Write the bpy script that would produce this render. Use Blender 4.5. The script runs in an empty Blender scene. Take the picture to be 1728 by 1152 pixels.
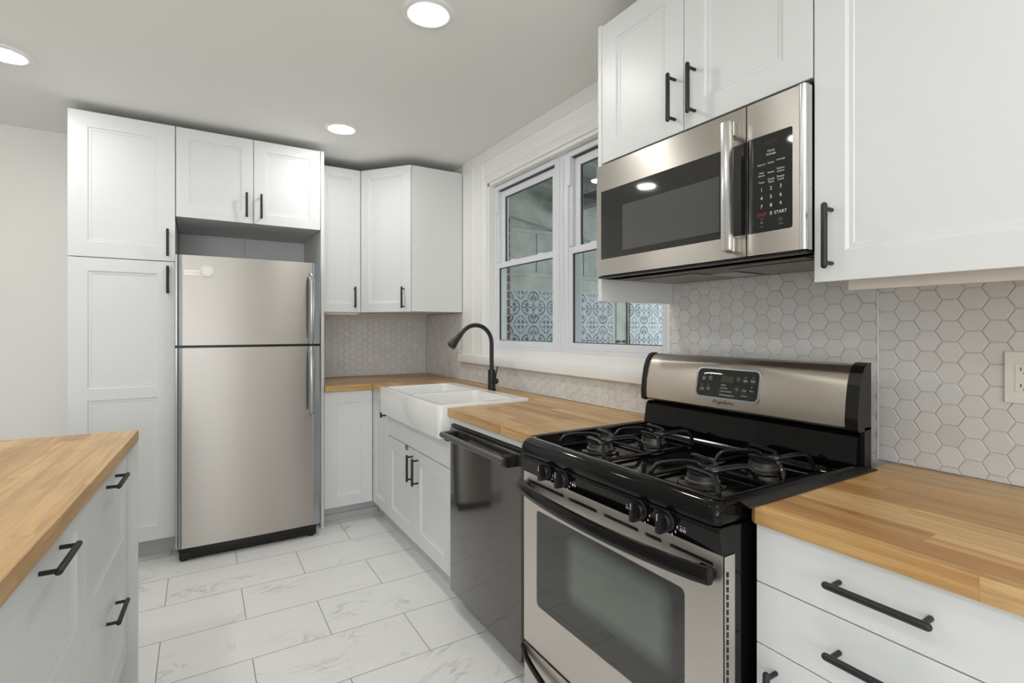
import bpy, bmesh, math, random
from mathutils import Vector, Matrix
random.seed(7)
R = math.radians
C = bpy.context.scene.collection
SC = bpy.context.scene

# ---------------------------------------------------------------- camera
cam = bpy.data.cameras.new('camera'); camo = bpy.data.objects.new('camera', cam); C.objects.link(camo)
cam.sensor_width = 36; cam.lens = 861/1728*36; cam.shift_x = 0; cam.shift_y = -(576-555.7)/1728
cam.clip_start = .02
camo.location = (0, 0, 1.28); camo.rotation_euler = (R(90), 0, R(-31.46))
SC.camera = camo
# ---------------------------------------------------------------- exposure, world
SC.view_settings.view_transform = 'Standard'; SC.view_settings.look = 'None'
SC.view_settings.gamma = 1; SC.view_settings.use_curve_mapping = False
SC.view_settings.exposure = 0.26
w = bpy.data.worlds.new('sky'); SC.world = w; w.use_nodes = True
w.node_tree.nodes['Background'].inputs[0].default_value = (.95, .98, 1, 1)
w.node_tree.nodes['Background'].inputs[1].default_value = 3.9
LAMP = 95.0      # radiance of the ceiling lamp lenses
CEIL = 2.47
def portal(loc, rot, sx, sy):
    l = bpy.data.lights.new('sky_portal', 'AREA'); l.shape = 'RECTANGLE'; l.size = sx; l.size_y = sy
    l.cycles.is_portal = True
    o = bpy.data.objects.new('sky_portal', l); C.objects.link(o); o.location = loc; o.rotation_euler = rot
portal((-1.3, -3.28, 1.4), (R(90), 0, 0), 3.1, 1.6)       # unseen opening added behind the camera for fill daylight, light travels +y
portal((5.25, 2.1, 1.35), (R(90), 0, R(90)), 3.4, 1.5)     # unseen porch side, left open to give it daylight

XW, YB, XF, XC, YP = 1.637, 4.068, 1.0, .985, 3.443

# ---------------------------------------------------------------- materials
def mat(name, col, rough=.5, metal=0, spec=.5, **kw):
    m = bpy.data.materials.new(name); m.use_nodes = True
    b = m.node_tree.nodes['Principled BSDF']
    b.inputs['Base Color'].default_value = (*col, 1); b.inputs['Roughness'].default_value = rough
    b.inputs['Metallic'].default_value = metal; b.inputs['Specular IOR Level'].default_value = spec
    for k, v in kw.items():
        b.inputs[k.replace('_', ' ')].default_value = v
    return m
def srgb(*c):
    return tuple(((v/255)/12.92 if v/255 <= .04045 else ((v/255+.055)/1.055)**2.4) for v in c)
class G:
    """tiny node-graph helper"""
    def __init__(s, m): s.t = m.node_tree; s.n = s.t.nodes; s.b = s.n['Principled BSDF']
    def lk(s, a, b): s.t.links.new(a, b)
    def node(s, typ, ins=None, **props):
        n = s.n.new(typ)
        for k, v in props.items(): setattr(n, k, v)
        for k, v in (ins or {}).items(): s.put(n.inputs[k], v)
        return n
    def put(s, inp, v):
        if hasattr(v, 'is_linked'): s.lk(v, inp)
        else: inp.default_value = v
    def m(s, op, a, b=0.0, c=0.0):
        n = s.n.new('ShaderNodeMath'); n.operation = op
        for i, v in enumerate((a, b, c)):
            if i < len(n.inputs): s.put(n.inputs[i], v)
        return n.outputs[0]
    def obj(s): return s.n.new('ShaderNodeTexCoord').outputs['Object']
    def sep(s, v): n = s.n.new('ShaderNodeSeparateXYZ'); s.lk(v, n.inputs[0]); return n.outputs
    def comb(s, x=0., y=0., z=0.):
        n = s.n.new('ShaderNodeCombineXYZ')
        for i, v in enumerate((x, y, z)): s.put(n.inputs[i], v)
        return n.outputs[0]
    def ramp(s, f, stops, interp='LINEAR'):
        n = s.n.new('ShaderNodeValToRGB'); s.lk(f, n.inputs[0]); e = n.color_ramp.elements; n.color_ramp.interpolation = interp
        while len(e) < len(stops): e.new(.5)
        for i, (p, c) in enumerate(stops): e[i].position = p; e[i].color = (*c, 1)
        return n.outputs[0]
    def mix(s, f, a, b, bt='MIX'):
        n = s.n.new('ShaderNodeMix'); n.data_type = 'RGBA'; n.blend_type = bt
        s.put(n.inputs[0], f)
        for i, v in ((6, a), (7, b)):
            s.put(n.inputs[i], (*v, 1) if isinstance(v, tuple) and len(v) == 3 else v)
        return n.outputs[2]
    def noise(s, v, scale, detail=3, rough=.5, dist=0):
        n = s.node('ShaderNodeTexNoise', {'Scale': scale, 'Detail': detail, 'Roughness': rough, 'Distortion': dist}); s.lk(v, n.inputs['Vector']); return n.outputs[0]
    def bump(s, h, strength=.3, dist=.002):
        n = s.node('ShaderNodeBump', {'Strength': strength, 'Distance': dist}); s.lk(h, n.inputs['Height']); s.lk(n.outputs[0], s.b.inputs['Normal'])

M = {}
M['cab'] = mat('white_lacquer', srgb(225, 227, 227), .4)
g = G(M['cab']); g.bump(g.noise(g.obj(), 60, 3), .04, .0006)
M['cabside'] = mat('white_foil', srgb(228, 229, 228), .45)
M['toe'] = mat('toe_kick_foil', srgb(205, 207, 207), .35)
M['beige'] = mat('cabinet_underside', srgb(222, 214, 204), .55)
M['wall'] = mat('wall_paint', srgb(240, 238, 233), .6)
g = G(M['wall']); g.bump(g.noise(g.obj(), 90, 4), .06, .001)
M['ceil'] = mat('ceiling_paint', srgb(247, 247, 244), .7)
g = G(M['ceil']); g.bump(g.noise(g.obj(), 3.0, 3), .25, .004)
M['trim'] = mat('trim_gloss_paint', srgb(245, 245, 243), .3)
g = G(M['trim']); g.bump(g.noise(g.obj(), 22, 3), .2, .001)
M['vinyl'] = mat('window_vinyl', srgb(232, 235, 240), .35)
M['gasket'] = mat('dark_gasket', (.05, .055, .06), .6)
M['black'] = mat('matte_black_metal', (.012, .012, .013), .42)
M['bplastic'] = mat('black_plastic', (.009, .0085, .0085), .28, spec=.35)
M['enamel'] = mat('black_enamel', (.0035, .003, .0028), .08, spec=.24)
M['bglass'] = mat('black_glass', (.008, .008, .008), .03, spec=.6)
M['iron'] = mat('glossy_cast_iron', (.010, .010, .012), .2, spec=.5)
M['alu'] = mat('burner_aluminium', (.36, .34, .31), .38, metal=1)
M['cap'] = mat('burner_cap', (.02, .02, .022), .3)
M['ceramic'] = mat('white_ceramic', srgb(240, 240, 238), .08, spec=.6)
M['chrome'] = mat('polished_steel', (.66, .66, .66), .24, metal=1)
M['ink'] = mat('white_print', srgb(225, 225, 225), .6)
M['inkgrey'] = mat('grey_print', srgb(120, 120, 120), .6)
M['inkred'] = mat('red_print', srgb(190, 40, 35), .6)
M['inkblack'] = mat('black_print', (.02, .02, .02), .5)
M['lcd'] = mat('dim_display', srgb(52, 58, 34), .3)
M['plate'] = mat('outlet_plastic', srgb(236, 235, 230), .25)
M['slot'] = mat('outlet_slot', (.02, .02, .02), .6)
M['grout'] = mat('grout', srgb(214, 207, 196), .8)
M['darksteel'] = mat('dark_appliance_paint', (.05, .05, .05), .5)

def steel(name, col, rough, aniso, axis='Z', streak=(2, 2, 240)):
    m = mat(name, col, rough, metal=1); g = G(m)
    g.b.inputs['Anisotropic'].default_value = aniso; g.b.inputs['Anisotropic Rotation'].default_value = .25
    t = g.node('ShaderNodeTangent', direction_type='RADIAL', axis=axis); g.lk(t.outputs[0], g.b.inputs['Tangent'])
    mp = g.node('ShaderNodeMapping', {'Scale': streak}); g.lk(g.obj(), mp.inputs[0])
    f = g.noise(mp.outputs[0], 1.0, 4, .6)
    g.lk(g.mix(f, tuple(c*.93 for c in col), tuple(min(1, c*1.05) for c in col)), g.b.inputs['Base Color'])
    g.lk(g.m('MULTIPLY_ADD', f, .06, rough-.03), g.b.inputs['Roughness'])
    return m
M['steel'] = steel('brushed_stainless', (.56, .53, .49), .32, .9)
M['steelf'] = steel('brushed_stainless_fridge', (.43, .405, .375), .34, .85)
M['steelr'] = steel('brushed_stainless_range', (.70, .655, .61), .34, .8)
M['steelbg'] = steel('brushed_stainless_backguard', (.58, .53, .465), .34, .8)
M['silver'] = mat('silver_trim', (.42, .43, .43), .25, metal=.9)
M['bss'] = mat('black_stainless', (.17, .16, .155), .1, metal=.85)
M['bssr'] = mat('black_stainless_bar', (.17, .165, .16), .28, metal=.9)

def emis(name, col, s):
    m = bpy.data.materials.new(name); m.use_nodes = True; n = m.node_tree.nodes; n.clear()
    e = n.new('ShaderNodeEmission'); o = n.new('ShaderNodeOutputMaterial'); e.inputs[0].default_value = (*col, 1); e.inputs[1].default_value = s
    m.node_tree.links.new(e.outputs[0], o.inputs[0]); return m
M['lamp'] = emis('led_lens', (1, .985, .96), LAMP)

def glass(name, tint, refl=1.0):
    m = bpy.data.materials.new(name); m.use_nodes = True; n = m.node_tree.nodes; n.clear(); L = m.node_tree.links
    f = n.new('ShaderNodeFresnel'); f.inputs[0].default_value = 1.5
    t = n.new('ShaderNodeBsdfTransparent'); t.inputs[0].default_value = (*tint, 1)
    gl = n.new('ShaderNodeBsdfGlossy'); gl.inputs['Roughness'].default_value = .01
    mx = n.new('ShaderNodeMixShader'); o = n.new('ShaderNodeOutputMaterial')
    ge = n.new('ShaderNodeNewGeometry'); mu = n.new('ShaderNodeMath'); mu.operation = 'MULTIPLY'; iv = n.new('ShaderNodeMath'); iv.operation = 'SUBTRACT'; iv.inputs[0].default_value = 1
    L.new(ge.outputs['Backfacing'], iv.inputs[1]); L.new(iv.outputs[0], mu.inputs[0]); L.new(f.outputs[0], mu.inputs[1])     # one reflection per pane, from its front
    L.new(mu.outputs[0], mx.inputs[0]); L.new(t.outputs[0], mx.inputs[1]); L.new(gl.outputs[0], mx.inputs[2]); L.new(mx.outputs[0], o.inputs[0])
    return m
M['glass'] = glass('clear_pane', (.93, .96, .95))

def wood(name, along='Y', tone=1.0):
    m = mat(name, (.5, .3, .15), .36); g = G(m); x, y, z = g.sep(g.obj())
    u, v = (y, x) if along == 'Y' else (x, y)
    row = g.m('FLOOR', g.m('DIVIDE', g.m('ADD', v, .013), .060))
    wn = g.node('ShaderNodeTexWhiteNoise', noise_dimensions='1D'); g.lk(row, wn.inputs['W'])
    u2 = g.m('ADD', u, g.m('MULTIPLY', wn.outputs[0], 3.7))
    seg = g.m('FLOOR', g.m('DIVIDE', u2, .47))
    wn2 = g.node('ShaderNodeTexWhiteNoise', noise_dimensions='2D'); g.lk(g.comb(row, seg), wn2.inputs['Vector'])
    rnd = wn2.outputs[0]
    vec = g.comb(g.m('ADD', g.m('MULTIPLY', u, 2.2), g.m('MULTIPLY', rnd, 41.)), g.m('MULTIPLY', v, 34.), g.m('MULTIPLY', z, 34.))
    gr = g.noise(vec, 1.0, 6, .62, .9)
    vec2 = g.comb(g.m('ADD', g.m('MULTIPLY', u, 7.), g.m('MULTIPLY', rnd, 13.)), g.m('MULTIPLY', v, 260.), g.m('MULTIPLY', z, 260.))
    gr2 = g.noise(vec2, 1.0, 2, .6)
    base = g.ramp(rnd, [(0, srgb(190*tone, 148*tone, 92*tone)), (.3, srgb(219*tone, 182*tone, 124*tone)), (.6, srgb(205*tone, 164*tone, 106*tone)), (.85, srgb(227*tone, 196*tone, 142*tone)), (1, srgb(182*tone, 136*tone, 82*tone))])
    c1 = g.mix(g.ramp(gr, [(.36, (0, 0, 0)), (.62, (1, 1, 1))]), g.mix(.55, base, srgb(164, 116, 66), 'MULTIPLY'), base)
    c1 = g.mix(.85, base, c1)
    c2 = g.mix(g.m('MULTIPLY', g.ramp(gr2, [(.5, (0, 0, 0)), (.8, (1, 1, 1))]), .28), c1, srgb(140, 96, 52))
    # occasional dark heart streaks and knots
    kn = g.noise(g.comb(g.m('MULTIPLY', u, 5.), g.m('MULTIPLY', v, 22.), g.m('MULTIPLY', z, 20.)), 1.0, 2, .5, .3)
    c3 = g.mix(g.m('MULTIPLY', g.ramp(kn, [(.70, (0, 0, 0)), (.80, (1, 1, 1))]), .55), c2, srgb(112, 70, 38))
    fr = g.m('FRACT', g.m('DIVIDE', g.m('ADD', v, .013), .060)); fs = g.m('FRACT', g.m('DIVIDE', u2, .47))
    ln = g.m('MAXIMUM', g.m('LESS_THAN', fr, .018), g.m('LESS_THAN', fs, .0022))
    g.lk(g.mix(g.m('MULTIPLY', ln, .35), c3, srgb(120, 78, 44)), g.b.inputs['Base Color'])
    g.lk(g.m('MULTIPLY_ADD', gr, .15, .28), g.b.inputs['Roughness'])
    return m
M['woody'] = wood('butcher_block_oak_lengthwise', 'Y'); M['woodx'] = wood('butcher_block_oak_crosswise', 'X', .93)

def floor_mat():
    m = mat('marble_look_porcelain', (.8, .8, .8), .32); g = G(m); x, y, z = g.sep(g.obj())
    H_, W_ = .3142, .61
    ry = g.m('DIVIDE', g.m('SUBTRACT', y, 2.221), H_); row = g.m('FLOOR', ry); fy = g.m('FRACT', ry)
    par = g.m('FLOORED_MODULO', row, 2.)
    rx = g.m('DIVIDE', g.m('SUBTRACT', g.m('SUBTRACT', x, .472), g.m('MULTIPLY', par, -.297)), W_)
    col = g.m('FLOOR', rx); fx = g.m('FRACT', rx)
    dx = g.m('MULTIPLY', g.m('MINIMUM', fx, g.m('SUBTRACT', 1., fx)), W_); dy = g.m('MULTIPLY', g.m('MINIMUM', fy, g.m('SUBTRACT', 1., fy)), H_)
    d = g.m('MINIMUM', dx, dy)
    joint = g.m('LESS_THAN', d, .0016)
    wn = g.node('ShaderNodeTexWhiteNoise', noise_dimensions='2D'); g.lk(g.comb(row, col), wn.inputs['Vector'])
    off = g.sep(wn.outputs['Color'])
    vec = g.comb(g.m('ADD', x, g.m('MULTIPLY', off[0], 17.)), g.m('ADD', g.m('MULTIPLY', y, 1.8), g.m('MULTIPLY', off[1], 17.)), 0.)
    def vein(sc, wd, dist, r):
        n = g.noise(vec, sc, 5, r, dist); return g.ramp(g.m('ABSOLUTE', g.m('SUBTRACT', n, .5)), [(0, (1, 1, 1)), (wd, (0, 0, 0))])
    mask = g.ramp(g.noise(vec, 2.6, 2, .5), [(.50, (0, 0, 0)), (.68, (1, 1, 1))])
    v1 = g.m('MULTIPLY', vein(1.7, .014, .9, .62), mask); v2 = g.m('MULTIPLY', g.m('MULTIPLY', vein(4., .02, .6, .65), mask), .3)
    vv = g.m('MINIMUM', g.m('ADD', v1, v2), 1.)
    cl = g.noise(vec, 2.2, 4, .6)
    base = g.mix(cl, srgb(238, 238, 236), srgb(247, 247, 245))
    c = g.mix(g.m('MULTIPLY', vv, .62), base, srgb(168, 166, 162))
    g.lk(g.mix(joint, c, srgb(140, 137, 130)), g.b.inputs['Base Color'])
    g.lk(g.m('MULTIPLY_ADD', joint, .4, .3), g.b.inputs['Roughness'])
    g.bump(g.ramp(d, [(0, (0, 0, 0)), (.003, (1, 1, 1))]), .3, .001)
    return m
M['floor'] = floor_mat()

def hexmat():
    m = mat('glazed_white_hexagon_tile', (.7, .7, .68), .22); g = G(m)
    gi = g.n.new('ShaderNodeNewGeometry').outputs['Random Per Island']
    g.lk(g.ramp(gi, [(0, srgb(218, 217, 214)), (.4, srgb(223, 222, 220)), (.8, srgb(221, 222, 223)), (1, srgb(226, 225, 223))]), g.b.inputs['Base Color'])
    g.lk(g.m('MULTIPLY_ADD', gi, .2, .16), g.b.inputs['Roughness'])
    g.bump(g.noise(g.obj(), 40, 2), .12, .002)
    return m
M['hex'] = hexmat()

def motif_mat():
    """blue and white encaustic-pattern panel: tile unit .27 wide, .302 high, pattern in object x / z"""
    m = mat('blue_quatrefoil_print', (.8, .8, .8), .4); g = G(m); x, y, z = g.sep(g.obj())
    def cell(v, o, s): return g.m('MULTIPLY_ADD', g.m('FRACT', g.m('DIVIDE', g.m('SUBTRACT', v, o), s)), 2., -1.)
    u = cell(x, 2.526-.135, .27); v = cell(z, 1.475-.151, .302)
    au = g.m('ABSOLUTE', u); av = g.m('ABSOLUTE', v)
    hi = g.m('MAXIMUM', au, av); lo = g.m('MINIMUM', au, av)      # fold into one lobe
    def dist(a, b, ca, cb):
        p = g.m('SUBTRACT', a, ca); q = g.m('SUBTRACT', b, cb); return g.m('SQRT', g.m('ADD', g.m('MULTIPLY', p, p), g.m('MULTIPLY', q, q)))
    def band(d, r, wd): return g.m('LESS_THAN', g.m('ABSOLUTE', g.m('SUBTRACT', d, r)), wd)
    def ell(a, b, ca, cb, ra, rb):
        p = g.m('DIVIDE', g.m('SUBTRACT', a, ca), ra); q = g.m('DIVIDE', g.m('SUBTRACT', b, cb), rb)
        return g.m('LESS_THAN', g.m('ADD', g.m('MULTIPLY', p, p), g.m('MULTIPLY', q, q)), 1.)
    OR = lambda *a: a[0] if len(a) == 1 else g.m('MAXIMUM', a[0], OR(*a[1:]))
    lobe = g.m('MULTIPLY', band(dist(hi, lo, .5, 0.), .40, .05), g.m('GREATER_THAN', g.m('SUBTRACT', hi, lo), .05))
    r0 = dist(u, v, 0., 0.)
    ring = band(r0, .15, .035)
    petal = ell(hi, lo, .30, 0., .12, .05); tip = ell(hi, lo, .66, 0., .17, .055)
    leaf = ell(hi, lo, .55, .16, .15, .05); curl = band(dist(hi, lo, .50, .17), .09, .03)
    # corner diamonds
    cu = g.m('SUBTRACT', 1., au); cv = g.m('SUBTRACT', 1., av)
    s_ = g.m('ADD', cu, cv); df = g.m('ABSOLUTE', g.m('SUBTRACT', cu, cv))
    cd1 = g.m('MULTIPLY', g.m('MULTIPLY', g.m('GREATER_THAN', s_, .12), g.m('LESS_THAN', s_, .42)), g.m('LESS_THAN', df, g.m('MULTIPLY', s_, .45)))
    cl2 = g.m('MULTIPLY', band(s_, .58, .055), g.m('GREATER_THAN', df, .14))
    cl2 = g.m('MULTIPLY', cl2, g.m('LESS_THAN', df, .5))
    d9 = ell(s_, df, .62, 0., .06, .07)
    f = OR(lobe, ring, petal, tip, leaf, curl, cd1, cl2, d9)
    wear = g.ramp(g.noise(g.obj(), 9, 3), [(.3, (.6, .6, .6)), (.6, (.95, .95, .95))])
    g.lk(g.mix(g.m('MULTIPLY', f, wear), srgb(196, 203, 208), srgb(62, 86, 120)), g.b.inputs['Base Color'])
    return m
M['motif'] = motif_mat()
M['brick'] = mat('red_brick', srgb(120, 95, 85), .8)
g = G(M['brick']); mp = g.node('ShaderNodeMapping', {'Rotation': (R(90), 0, 0)}); g.lk(g.obj(), mp.inputs[0])
bt = g.node('ShaderNodeTexBrick', {'Scale': 1., 'Mortar Size': .006, 'Brick Width': .2, 'Row Height': .07, 'Color1': (*srgb(126, 96, 84), 1), 'Color2': (*srgb(100, 78, 72), 1), 'Mortar': (*srgb(190, 186, 180), 1)}); g.lk(mp.outputs[0], bt.inputs[0]); g.lk(bt.outputs[0], g.b.inputs['Base Color'])
M['porch'] = mat('old_white_board_paint', srgb(196, 202, 198), .5)
g = G(M['porch']); g.lk(g.mix(g.ramp(g.noise(g.obj(), 5, 6, .65), [(.35, (0, 0, 0)), (.72, (1, 1, 1))]), srgb(206, 211, 206), srgb(160, 166, 161)), g.b.inputs['Base Color'])
M['porchdark'] = mat('porch_grey_joint', srgb(90, 94, 92), .6)
M['filter'] = mat('hood_filter_mesh', (.30, .28, .26), .45, metal=.6)
g = G(M['filter']); vo = g.node('ShaderNodeTexVoronoi', {'Scale': 260.}); g.lk(g.obj(), vo.inputs['Vector']); g.bump(vo.outputs[0], .8, .002)
M['rust'] = mat('brown_hood_panel', srgb(70, 45, 34), .35)
# oven window glass: black frit border, paler greenish see-through centre
M['ovenglass'] = mat('oven_window_glass', (.02, .02, .02), .035, spec=.9)
g = G(M['ovenglass']); x, y, z = g.sep(g.obj())
a = g.m('SUBTRACT', .182, g.m('ABSOLUTE', g.m('SUBTRACT', y, -.0375))); b_ = g.m('SUBTRACT', .088, g.m('ABSOLUTE', g.m('SUBTRACT', z, .585)))
f = g.m('MULTIPLY', g.ramp(g.m('MULTIPLY_ADD', a, 20., .5), [(0, (0, 0, 0)), (1, (1, 1, 1))]), g.ramp(g.m('MULTIPLY_ADD', b_, 20., .5), [(0, (0, 0, 0)), (1, (1, 1, 1))]))
tint = g.mix(g.noise(g.comb(0., g.m('MULTIPLY', y, 1.), z), 6, 1), srgb(88, 100, 108), srgb(98, 106, 84))
g.lk(g.mix(f, (.018, .017, .016), tint), g.b.inputs['Base Color'])
M['mwglass'] = mat('microwave_door_glass', (.03, .03, .028), .04, spec=.8)
g = G(M['mwglass']); x, y, z = g.sep(g.obj())
ins = g.m('MULTIPLY', g.m('LESS_THAN', g.m('ABSOLUTE', g.m('SUBTRACT', y, .066)), .188), g.m('LESS_THAN', g.m('ABSOLUTE', g.m('SUBTRACT', z, .164)), .076))
g.lk(g.mix(ins, (.012, .011, .010), (.075, .076, .071)), g.b.inputs['Base Color'])

# ---------------------------------------------------------------- mesh building
class Fr:
    """frame: u right, v up, w out of the face, as seen by someone facing it"""
    def __init__(s, O, U, V, N): s.O, s.U, s.V, s.N = Vector(O), Vector(U).normalized(), Vector(V).normalized(), Vector(N).normalized()
    def __call__(s, u, v, w=0.): return s.O + s.U*u + s.V*v + s.N*w
def FX(x): return Fr((x, 0, 0), (0, -1, 0), (0, 0, 1), (-1, 0, 0))       # faces the room from the right wall (u = -y)
def FY(y): return Fr((0, y, 0), (1, 0, 0), (0, 0, 1), (0, -1, 0))        # faces the room from the back wall (u = x)
def FZ(z): return Fr((0, 0, z), (1, 0, 0), (0, 1, 0), (0, 0, 1))
ID = Fr((0, 0, 0), (1, 0, 0), (0, 1, 0), (0, 0, 1))
WM = {}
class MB:
    def __init__(s): s.v = []; s.f = []; s.sm = []
    def add(s, vs, fs, smooth=False):
        o = len(s.v); s.v += [tuple(p) for p in vs]; s.f += [tuple(o+i for i in f) for f in fs]; s.sm += [smooth]*len(fs); return s
    def box(s, x0, x1, y0, y1, z0, z1, F=ID, b=0.0):
        if x0 > x1: x0, x1 = x1, x0
        if y0 > y1: y0, y1 = y1, y0
        if z0 > z1: z0, z1 = z1, z0
        b = min(b, (x1-x0)*.45, (y1-y0)*.45, (z1-z0)*.45)
        if b <= 0:
            P = [F(x, y, z) for x in (x0, x1) for y in (y0, y1) for z in (z0, z1)]
            return s.add(P, [(0, 1, 3, 2), (4, 6, 7, 5), (0, 4, 5, 1), (2, 3, 7, 6), (0, 2, 6, 4), (1, 5, 7, 3)])
        bm = bmesh.new()
        vs = [bm.verts.new((x, y, z)) for x in (x0, x1) for y in (y0, y1) for z in (z0, z1)]
        for q in [(0, 1, 3, 2), (4, 6, 7, 5), (0, 4, 5, 1), (2, 3, 7, 6), (0, 2, 6, 4), (1, 5, 7, 3)]: bm.faces.new([vs[i] for i in q])
        bmesh.ops.bevel(bm, geom=bm.edges[:], offset=b, segments=2 if b > .0025 else 1, affect='EDGES', profile=.6)
        bm.verts.index_update()
        s.add([F(*v.co) for v in bm.verts], [tuple(v.index for v in f.verts) for f in bm.faces], b > .0025); bm.free(); return s
    def tube(s, pts, r, n=10, F=ID, closed=False, round_=False, flat=1.0):
        P = [Vector(p) for p in pts]; rr = r if hasattr(r, '__len__') else [r]*len(P)
        if round_ and not closed:
            d0 = (P[0]-P[1]).normalized(); d1 = (P[-1]-P[-2]).normalized(); ra, rb = rr[0], rr[-1]
            pre = [(P[0]+d0*ra*math.sin(t), ra*math.cos(t)) for t in (R(80), R(55), R(28))]
            post = [(P[-1]+d1*rb*math.sin(t), rb*math.cos(t)) for t in (R(28), R(55), R(80))]
            P = [p for p, _ in pre]+P+[p for p, _ in post]; rr = [q for _, q in pre]+list(rr)+[q for _, q in post]
        N_ = len(P); vs = []; up = None
        for i in range(N_):
            a = P[(i-1) % N_] if closed or i > 0 else P[i]; b = P[(i+1) % N_] if closed or i < N_-1 else P[i]
            t = (b-a).normalized()
            if up is None:
                up = Vector((0, 0, 1)) if abs(t.z) < .9 else Vector((1, 0, 0))
            up = (up-t*up.dot(t)).normalized(); sd = t.cross(up)
            for k in range(n):
                an = 2*math.pi*k/n; vs.append(F(*(P[i]+up*math.cos(an)*rr[i]*flat+sd*math.sin(an)*rr[i])))
        fs = []
        for i in range(N_ if closed else N_-1):
            j = (i+1) % N_
            for k in range(n): l = (k+1) % n; fs.append((i*n+k, i*n+l, j*n+l, j*n+k))
        if not closed: fs += [tuple(range(n-1, -1, -1)), tuple((N_-1)*n+k for k in range(n))]
        return s.add(vs, fs, True)
    def lathe(s, prof, c=(0, 0, 0), n=32, F=ID, cap=True):
        vs = [F(c[0]+r*math.cos(2*math.pi*k/n), c[1]+r*math.sin(2*math.pi*k/n), c[2]+z) for r, z in prof for k in range(n)]
        fs = [(i*n+k, i*n+(k+1) % n, (i+1)*n+(k+1) % n, (i+1)*n+k) for i in range(len(prof)-1) for k in range(n)]
        s.add(vs, fs, True)
        if cap:
            o = len(s.v)-len(vs)
            for i in (0, len(prof)-1):
                if prof[i][0] > 1e-6: s.f.append(tuple(o+i*n+k for k in range(n))); s.sm.append(False)
        return s
    def prism(s, poly, w0, w1, F=ID, smooth=False):
        """polygon in (u,v) between two w"""
        n = len(poly); vs = [F(u, v, w0) for u, v in poly]+[F(u, v, w1) for u, v in poly]
        return s.add(vs, [tuple(range(n-1, -1, -1)), tuple(range(n, 2*n))], False).side(n, smooth)
    def side(s, n, smooth):
        o = len(s.v)-2*n
        for k in range(n): s.f.append((o+k, o+(k+1) % n, o+n+(k+1) % n, o+n+k)); s.sm.append(smooth)
        return s
    def profile(s, prof, y0, y1, F, smooth=True, caps=True):
        """open or closed (v,w)-profile swept along u from y0 to y1"""
        n = len(prof); vs = [F(y0, v, w) for v, w in prof]+[F(y1, v, w) for v, w in prof]
        s.add(vs, [(k, k+1, n+k+1, n+k) for k in range(n-1)]+[(n-1, 0, n, 2*n-1)], smooth)
        if caps: o = len(s.v)-2*n; s.f += [tuple(o+i for i in range(n)), tuple(o+n+i for i in range(n))]; s.sm += [False, False]
        return s
    def text(s, txt, size, u, v, F, w=.0004, ax='CENTER', shear=0, sx=1.0):
        cu = bpy.data.curves.new('t', 'FONT'); cu.body = txt; cu.size = size; cu.align_x = ax; cu.align_y = 'CENTER'; cu.resolution_u = 2; cu.shear = shear
        ob = bpy.data.objects.new('t', cu); me = ob.to_mesh()
        s.add([F(u+p.co.x*sx, v+p.co.y, w) for p in me.vertices], [tuple(p.vertices) for p in me.polygons])
        ob.to_mesh_clear(); bpy.data.objects.remove(ob); bpy.data.curves.remove(cu); return s
    def build(s, name, m, parent=None, mats=None, local=False, bevel=0):
        me = bpy.data.meshes.new(name)
        vs = s.v
        if parent is not None and not local:
            inv = WM[parent.name].inverted(); vs = [tuple(inv @ Vector(p)) for p in vs]
        me.from_pydata(vs, [], s.f); me.materials.append(m); me.validate()
        if len(me.polygons) == len(s.sm): me.polygons.foreach_set('use_smooth', s.sm)
        bm = bmesh.new(); bm.from_mesh(me); bmesh.ops.recalc_face_normals(bm, faces=bm.faces); bm.to_mesh(me); bm.free()
        o = bpy.data.objects.new(name, me); C.objects.link(o)
        if any(s.sm):
            try: me.set_sharp_from_angle(angle=R(38))
            except Exception: pass
        if parent is not None: o.parent = parent; WM[o.name] = WM[parent.name].copy()
        else: WM[o.name] = Matrix()
        if bevel:
            b = o.modifiers.new('b', 'BEVEL'); b.width = bevel; b.segments = 2; b.limit_method = 'ANGLE'; b.angle_limit = R(40)
        return o
def tag(o, label=None, cat=None, group=None, kind=None):
    for k, v in (('label', label), ('category', cat), ('group', group), ('kind', kind)):
        if v: o[k] = v
    return o
def thing(name, label, cat, loc=(0, 0, 0), rz=0, group=None, kind=None):
    o = bpy.data.objects.new(name, None); C.objects.link(o); o.location = loc; o.rotation_euler = (0, 0, rz)
    o.empty_display_size = .05
    WM[o.name] = Matrix.Translation(loc) @ Matrix.Rotation(rz, 4, 'Z')
    return tag(o, label, cat, group, kind)
def struct(o): o['kind'] = 'structure'; return o
def copy_tree(o, parent=None):
    c = o.copy(); C.objects.link(c); c.parent = parent
    for ch in list(o.children): copy_tree(ch, c)
    return c

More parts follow.
